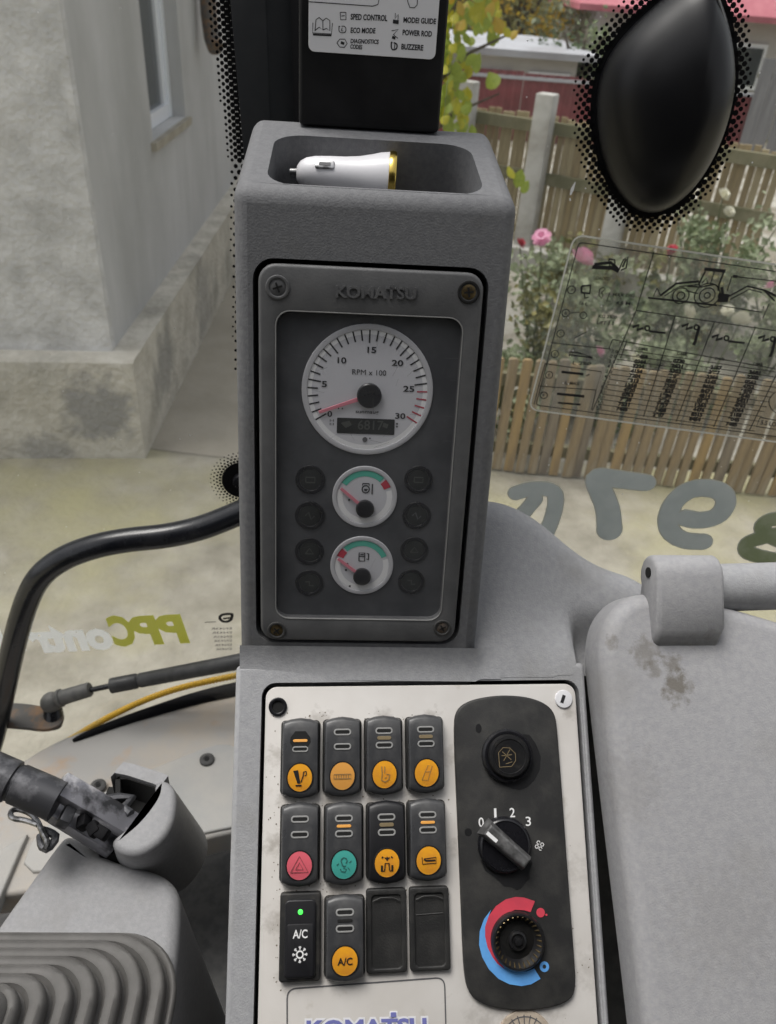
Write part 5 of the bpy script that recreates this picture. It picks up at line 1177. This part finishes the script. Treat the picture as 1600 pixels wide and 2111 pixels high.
# ------------------------------------------------------------------ window handle, gas strut, conduit (left)
hd = thing('grab_rail', 'bent glossy black tube handle across the left window', 'grab rail')
GH = GL.up(.055)
def gp(x, y, h=0): a = GH.uv(x, y, h); return tuple(GH.w(a[0], a[1], h))
pth = chaikin([(-60, 1660), (-15, 1530), (5, 1440), (28, 1330), (52, 1245), (78, 1190), (125, 1152), (190, 1127), (260, 1113), (340, 1106), (405, 1092), (455, 1074), (520, 1046), (640, 990)], 3, False)
m = MB(); m.tube([gp(*p) for p in pth], .0158, 20); m.build('tube', 'tube_black', hd, 60)
gs = thing('gas_strut', 'dark grey gas strut with ball socket end below the handle', 'gas strut')
GS = GL.up(.03)
def sp3(x, y, h=0): a = GS.uv(x, y, h); return Vector(GS.w(a[0], a[1], h))
px = lambda n_: n_ / 1592 * .86
m = MB(); a, b = sp3(228, 1414), sp3(640, 1336); m.tube([a, a.lerp(b, .004), a.lerp(b, .13), a.lerp(b, .14), a.lerp(b, .15), b], [px(17), px(21), px(21), px(17), px(20), px(23)], 22); m.build('cylinder', 'strut_grey', gs)
m = MB(); m.tube([sp3(180, 1424), sp3(232, 1413)], px(7.5), 14); m.build('rod', 'gloss_black', gs)
m = MB(); a, b = sp3(186, 1421), sp3(112, 1443); m.tube([a, a.lerp(b, .03), a.lerp(b, .78), a.lerp(b, .80), a.lerp(b, .86), a.lerp(b, .9)], [px(18), px(20), px(21), px(25), px(25), px(22)], 20); m.build('socket', 'socket_grey', gs)
bc_ = sp3(106, 1448); m = MB()
m.rings([[tuple(bc_ + Vector((math.cos(t) * math.cos(p_), math.cos(t) * math.sin(p_), math.sin(t))) * px(29)) for p_ in [2 * math.pi * k / 20 for k in range(20)]] for t in [R(-88 + 22 * j) for j in range(9)]]); m.build('ball_cap', 'socket_grey', gs, 60)
m = MB(); m.tube([bc_ + Vector((0, 0, -px(20))), bc_ + Vector((.004, -.012, -px(46))), bc_ + Vector((.005, -.014, -px(66)))], [px(24), px(27), px(18)], 18); m.build('ball_stud', 'gloss_black', gs)
br = thing('handle_bracket', 'rusty flat steel bracket joining the handle and the gas strut', 'bracket')
zb = bc_.z - px(36)
bo_ = [hz(*p, zb) for p in ((-90, 1455), (0, 1450), (60, 1453), (105, 1462), (132, 1474), (128, 1496), (96, 1508), (40, 1500), (-90, 1494))]
m = MB(); m.slab(chaikin([(p.x, p.y) for p in bo_], 2), zb + .003, zb - .003, .001, 2); m.build('plate', 'rusty', br)
co = thing('yellow_conduit', 'ribbed yellow cable conduit along the window sill', 'conduit')
cpts = chaikin([(640, 1362), (500, 1390), (430, 1404), (370, 1418), (310, 1438), (250, 1465), (190, 1497), (120, 1540)], 3, False)
cp3 = [sp3(x, y, -.016) for x, y in cpts]; fine = []; rad = []
tot = 0
for i in range(len(cp3) - 1):
    n_ = max(2, int((cp3[i + 1] - cp3[i]).length / .0011))
    for k in range(n_): fine.append(cp3[i].lerp(cp3[i + 1], k / n_)); tot += 1; rad.append(.0052 if (tot // 2) % 2 else .0043)
m = MB(); m.tube(fine, rad, 10); m.build('sleeve', 'conduit_yellow', co, 60)
sl_ = thing('window_seal', 'black rubber seal strip along the sill under the conduit', 'seal')
m = MB(); m.tube([hz(x, y, 1.402) for x, y in chaikin([(640, 1392), (490, 1420), (400, 1441), (320, 1466), (250, 1488), (180, 1514), (150, 1527)], 2, False)], [.013 - .011 * (i / 27) ** 1.5 for i in range(28)], 12); m.build('strip', 'black', sl_)

# ------------------------------------------------------------------ sill trim
tm = thing('sill_trim', 'stained beige plastic sill trim below the left window', 'trim')
so_ = [hz(*p, 1.40) for p in ((660, 1400), (490, 1432), (400, 1449), (320, 1464), (250, 1481), (150, 1512), (90, 1540), (40, 1572), (-40, 1625), (-220, 1740), (-330, 1850), (80, 1850), (260, 1770), (400, 1735), (462, 1718), (500, 1712), (760, 1712), (760, 1420))]
m = MB(); m.slab(chaikin([(p.x, p.y) for p in so_], 1), 1.40, 1.36, .006, 4); m.build('sill_panel', 'trim_beige', tm, 50)
so_ = [hz(*p, 1.404) for p in ((700, 1520), (488, 1541), (470, 1533), (440, 1535), (330, 1577), (250, 1612), (150, 1670), (72, 1716), (40, 1800), (150, 1790), (260, 1752), (400, 1722), (462, 1708), (500, 1702), (720, 1702))]
m = MB(); m.slab(chaikin([(p.x, p.y) for p in so_], 1), 1.4045, 1.39, .0025, 3); m.build('inner_panel', 'trim_grey', tm, 50)
so_ = [hz(*p, 1.404) for p in ((58, 1722), (-10, 1760), (-260, 1860), (-260, 1900), (-5, 1870), (48, 1745))]
m = MB(); m.slab([(p.x, p.y) for p in so_], 1.408, 1.39, .003, 3); m.build('side_panel', 'trim_grey', tm, 50)
for x, y in ((427, 1567), (203, 1621)):
    p = hz(x, y, 1.405); m = MB(); m.lathe((p.x, p.y), [(.0105, 0), (.0105, .003), (.0085, .0045), (.005, .0045), (.0045, .003), (.0002, .003)], 24, 1.4045); o = m.build('screw', 'rubber', tm)
    m = MB(); m.slab(circ(p.x, p.y, .0036, 6), 1.4085, 1.405); m.build('hex_socket', 'gap_black', o)

# ------------------------------------------------------------------ joystick console, bottom left
jc = thing('joystick_console', 'grey plastic joystick console with raised hood at the lower left', 'console')
JT, JB = 1.70, 1.15
top = [(-330, 2330), (-150, 2110), (0, 1893), (62, 1808), (112, 1738), (132, 1716), (155, 1716), (180, 1731), (214, 1757), (255, 1774), (300, 1782), (345, 1800), (371, 1832), (372, 1900), (362, 2000), (346, 2111), (335, 2330)]
bot = [(-200, 2330), (-40, 2110), (60, 1900), (120, 1815), (165, 1745), (190, 1722), (215, 1716), (250, 1712), (290, 1705), (330, 1700), (375, 1695), (425, 1700), (458, 1735), (466, 1850), (472, 2000), (474, 2111), (476, 2330)]
tp = chaikin([tuple(hz(*p, JT))[:2] for p in top], 2); bt = [(x + .055, y + .01) for x, y in tp]
if area(tp) < 0: tp.reverse(); bt.reverse()
m = MB(); rs = [[(p[0], p[1], JB) for p in bt]]
for f in (.25, .5, .75, .9): rs.append([(a[0] * f + b[0] * (1 - f), a[1] * f + b[1] * (1 - f), JB + (JT - .012 - JB) * f) for a, b in zip(tp, bt)])
for k in range(6):
    a = math.pi / 2 * k / 5; rs.append([(p[0], p[1], JT - .012 + .012 * math.sin(a)) for p in inset(tp, .012 * (1 - math.cos(a)))])
m.rings(rs); m.build('shell', 'pod_grey', jc, 55)
# hood
HT = 1.742
ht = [(326, 1606), (346, 1606), (362, 1622), (365, 1650), (359, 1690), (342, 1722), (316, 1746), (285, 1760), (255, 1757), (234, 1744), (229, 1730), (250, 1713), (275, 1693), (300, 1664), (318, 1636), (319, 1614)]
hbm = [(360, 1602), (400, 1625), (430, 1660), (448, 1690), (440, 1730), (415, 1770), (380, 1800), (320, 1806), (280, 1800), (255, 1782), (245, 1770), (265, 1745), (290, 1715), (315, 1685), (335, 1655), (345, 1625)]
a_ = chaikin([tuple(hz(*p, HT))[:2] for p in ht], 2); b_ = [(p_[0] * .35 + q_[0] * .65, p_[1] * .35 + q_[1] * .65) for p_, q_ in zip(a_, chaikin([tuple(hz(*p, 1.60))[:2] for p in hbm], 2))]
if area(a_) < 0: a_.reverse(); b_.reverse()
m = MB(); rs = [[(p[0], p[1], 1.60) for p in b_]]
for f in (.4, .75): rs.append([(a[0] * f + b[0] * (1 - f), a[1] * f + b[1] * (1 - f), 1.60 + (HT - .006 - 1.60) * f) for a, b in zip(a_, b_)])
for k in range(5):
    a = math.pi / 2 * k / 4; rs.append([(p[0], p[1], HT - .006 + .006 * math.sin(a)) for p in inset(a_, .006 * (1 - math.cos(a)))])
m.rings(rs); m.build('hood', 'pod_grey', jc, 55)
m = MB(); w3 = [hz(*p, HT - .004) for p in ((228, 1602), (236, 1593), (262, 1598), (318, 1616), (330, 1622))]
bk = Vector((.004, .012, 0)); rs = []
for p in w3: rs.append([tuple(p), tuple(p + bk), tuple(p + bk - Vector((0, 0, .16))), tuple(p - Vector((0, 0, .16)))])
m.rings(rs); m.build('hood_wall', 'pod_grey', jc, 50)
m = MB(); cvp = [hz(*p, 1.712) for p in ((222, 1612), (322, 1622), (330, 1660), (250, 1752), (200, 1748), (190, 1690))]
m.slab([(p.x, p.y) for p in cvp], 1.705, 1.60); m.build('cavity_shade', 'gap_black', jc)  # solid black block painted as the shade inside the hood
m = MB(); w3 = [hz(*p, HT - .008) for p in ((238, 1640), (238, 1606), (262, 1606), (318, 1624), (322, 1640))]; rs = []
for p in w3: rs.append([tuple(p), tuple(p + Vector((.003, .004, 0))), tuple(p + Vector((.003, .004, -.15))), tuple(p - Vector((0, 0, .15)))])
m.rings(rs); m.build('cavity_back_shade', 'gap_black', jc, 50)  # black sheet standing for shade on the inner side of the hood wall
# bellows boot
bt_ = thing('joystick_boot', 'ribbed grey rubber bellows boot on the joystick console', 'boot'); jc0 = hz(-25, 2215, JT); bt_.location = (jc0.x, jc0.y, JT); bt_.rotation_euler.z = R(4)
hw0 = (hz(315, 2080, JT) - hz(-25, 2080, JT)).length; hv0 = (hz(120, 1940, JT) - hz(120, 2215, JT)).length
m = MB(); rs = []; sx, sy, z = hw0, hv0, 0.0
def rr_(f, dz): rs.append([(x, y, dz) for x, y in rrect(-sx * f - 0, -sy * f, sx * f, sy * f, .045 * f + .004, 9)])
f = 1.0
rr_(1.0, -.001); rr_(1.0, .004); rr_(.985, .007)
for k in range(7):
    rr_(f - .02, .007 + z); rr_(f - .045, .003 + z); rr_(f - .06, .004 + z); rr_(f - .055, .011 + z); rr_(f - .065, .0165 + z); rr_(f - .085, .018 + z); rr_(f - .105, .0165 + z)
    f -= .112; z += .0105
rr_(f - .02, .016 + z); rr_(f - .06, .018 + z)
m.rings(rs, False, True); m.build('bellows', 'boot_rubber', bt_, 60)
# latch lever dropping into the hood
lv_ = thing('lever_linkage', 'worn steel lever linkage dropping into the console hood', 'lever')
def jp(x, y, h): return hz(x, y, h)
a, b = jp(-130, 1545, 1.80), jp(120, 1652, 1.765); m = MB(); m.tube([a, a.lerp(b, .62), a.lerp(b, .63), a.lerp(b, .655), a.lerp(b, .66), b], [.0175, .0175, .0155, .0155, .0165, .0165], 24); m.build('collar_tube', 'dark_steel', lv_)
def bar(name, p0, p1, wv, hv, mat):
    d = (p1 - p0).normalized(); s_ = d.cross(Vector((0, 0, 1))).normalized(); u_ = s_.cross(d)
    vs = []
    for p in (p0, p1): vs += [p - s_ * wv - u_ * hv, p + s_ * wv - u_ * hv, p + s_ * wv + u_ * hv, p - s_ * wv + u_ * hv]
    me, big = bevel_solid([tuple(v) for v in vs], CUBE, .0018, 2); return build_solid(name, me, big, mat, lv_)
bar('flat_bar', jp(122, 1618, 1.772), jp(285, 1712, 1.72), .011, .006, 'worn_steel'); bar('lower_bar', jp(75, 1650, 1.745), jp(235, 1748, 1.705), .008, .008, 'worn_steel')
bar('pivot_block', jp(128, 1674, 1.757), jp(150, 1684, 1.752), .010, .007, 'dark_steel')
for (x0, y0), (x1, y1) in (((165, 1690), (182, 1700)), ((188, 1706), (200, 1713)), ((206, 1714), (214, 1720))):
    bar('pivot_pin', jp(x0, y0, 1.752), jp(x1, y1, 1.744), .006, .005, 'black')
m = MB(); m.tube([jp(x, y, 1.742) for x, y in chaikin([(78, 1700), (50, 1690), (25, 1688), (20, 1676), (32, 1666), (62, 1676), (76, 1690), (88, 1716), (100, 1738), (92, 1752)], 2, False)], .0024, 8); m.build('spring_clip', 'steel', lv_)
m = MB(); m.tube([jp(x, y, 1.735) for x, y in chaikin([(84, 1722), (86, 1745), (98, 1752), (118, 1726), (104, 1716), (88, 1712)], 1, False)], .0036, 8); m.build('hook', 'dark_steel', lv_)
m = MB(); m.tube([jp(x, y, 1.735) for x, y in ((215, 1650), (245, 1644), (272, 1646), (255, 1665), (270, 1678))], .0042, 8); m.build('return_spring', 'dark_steel', lv_)
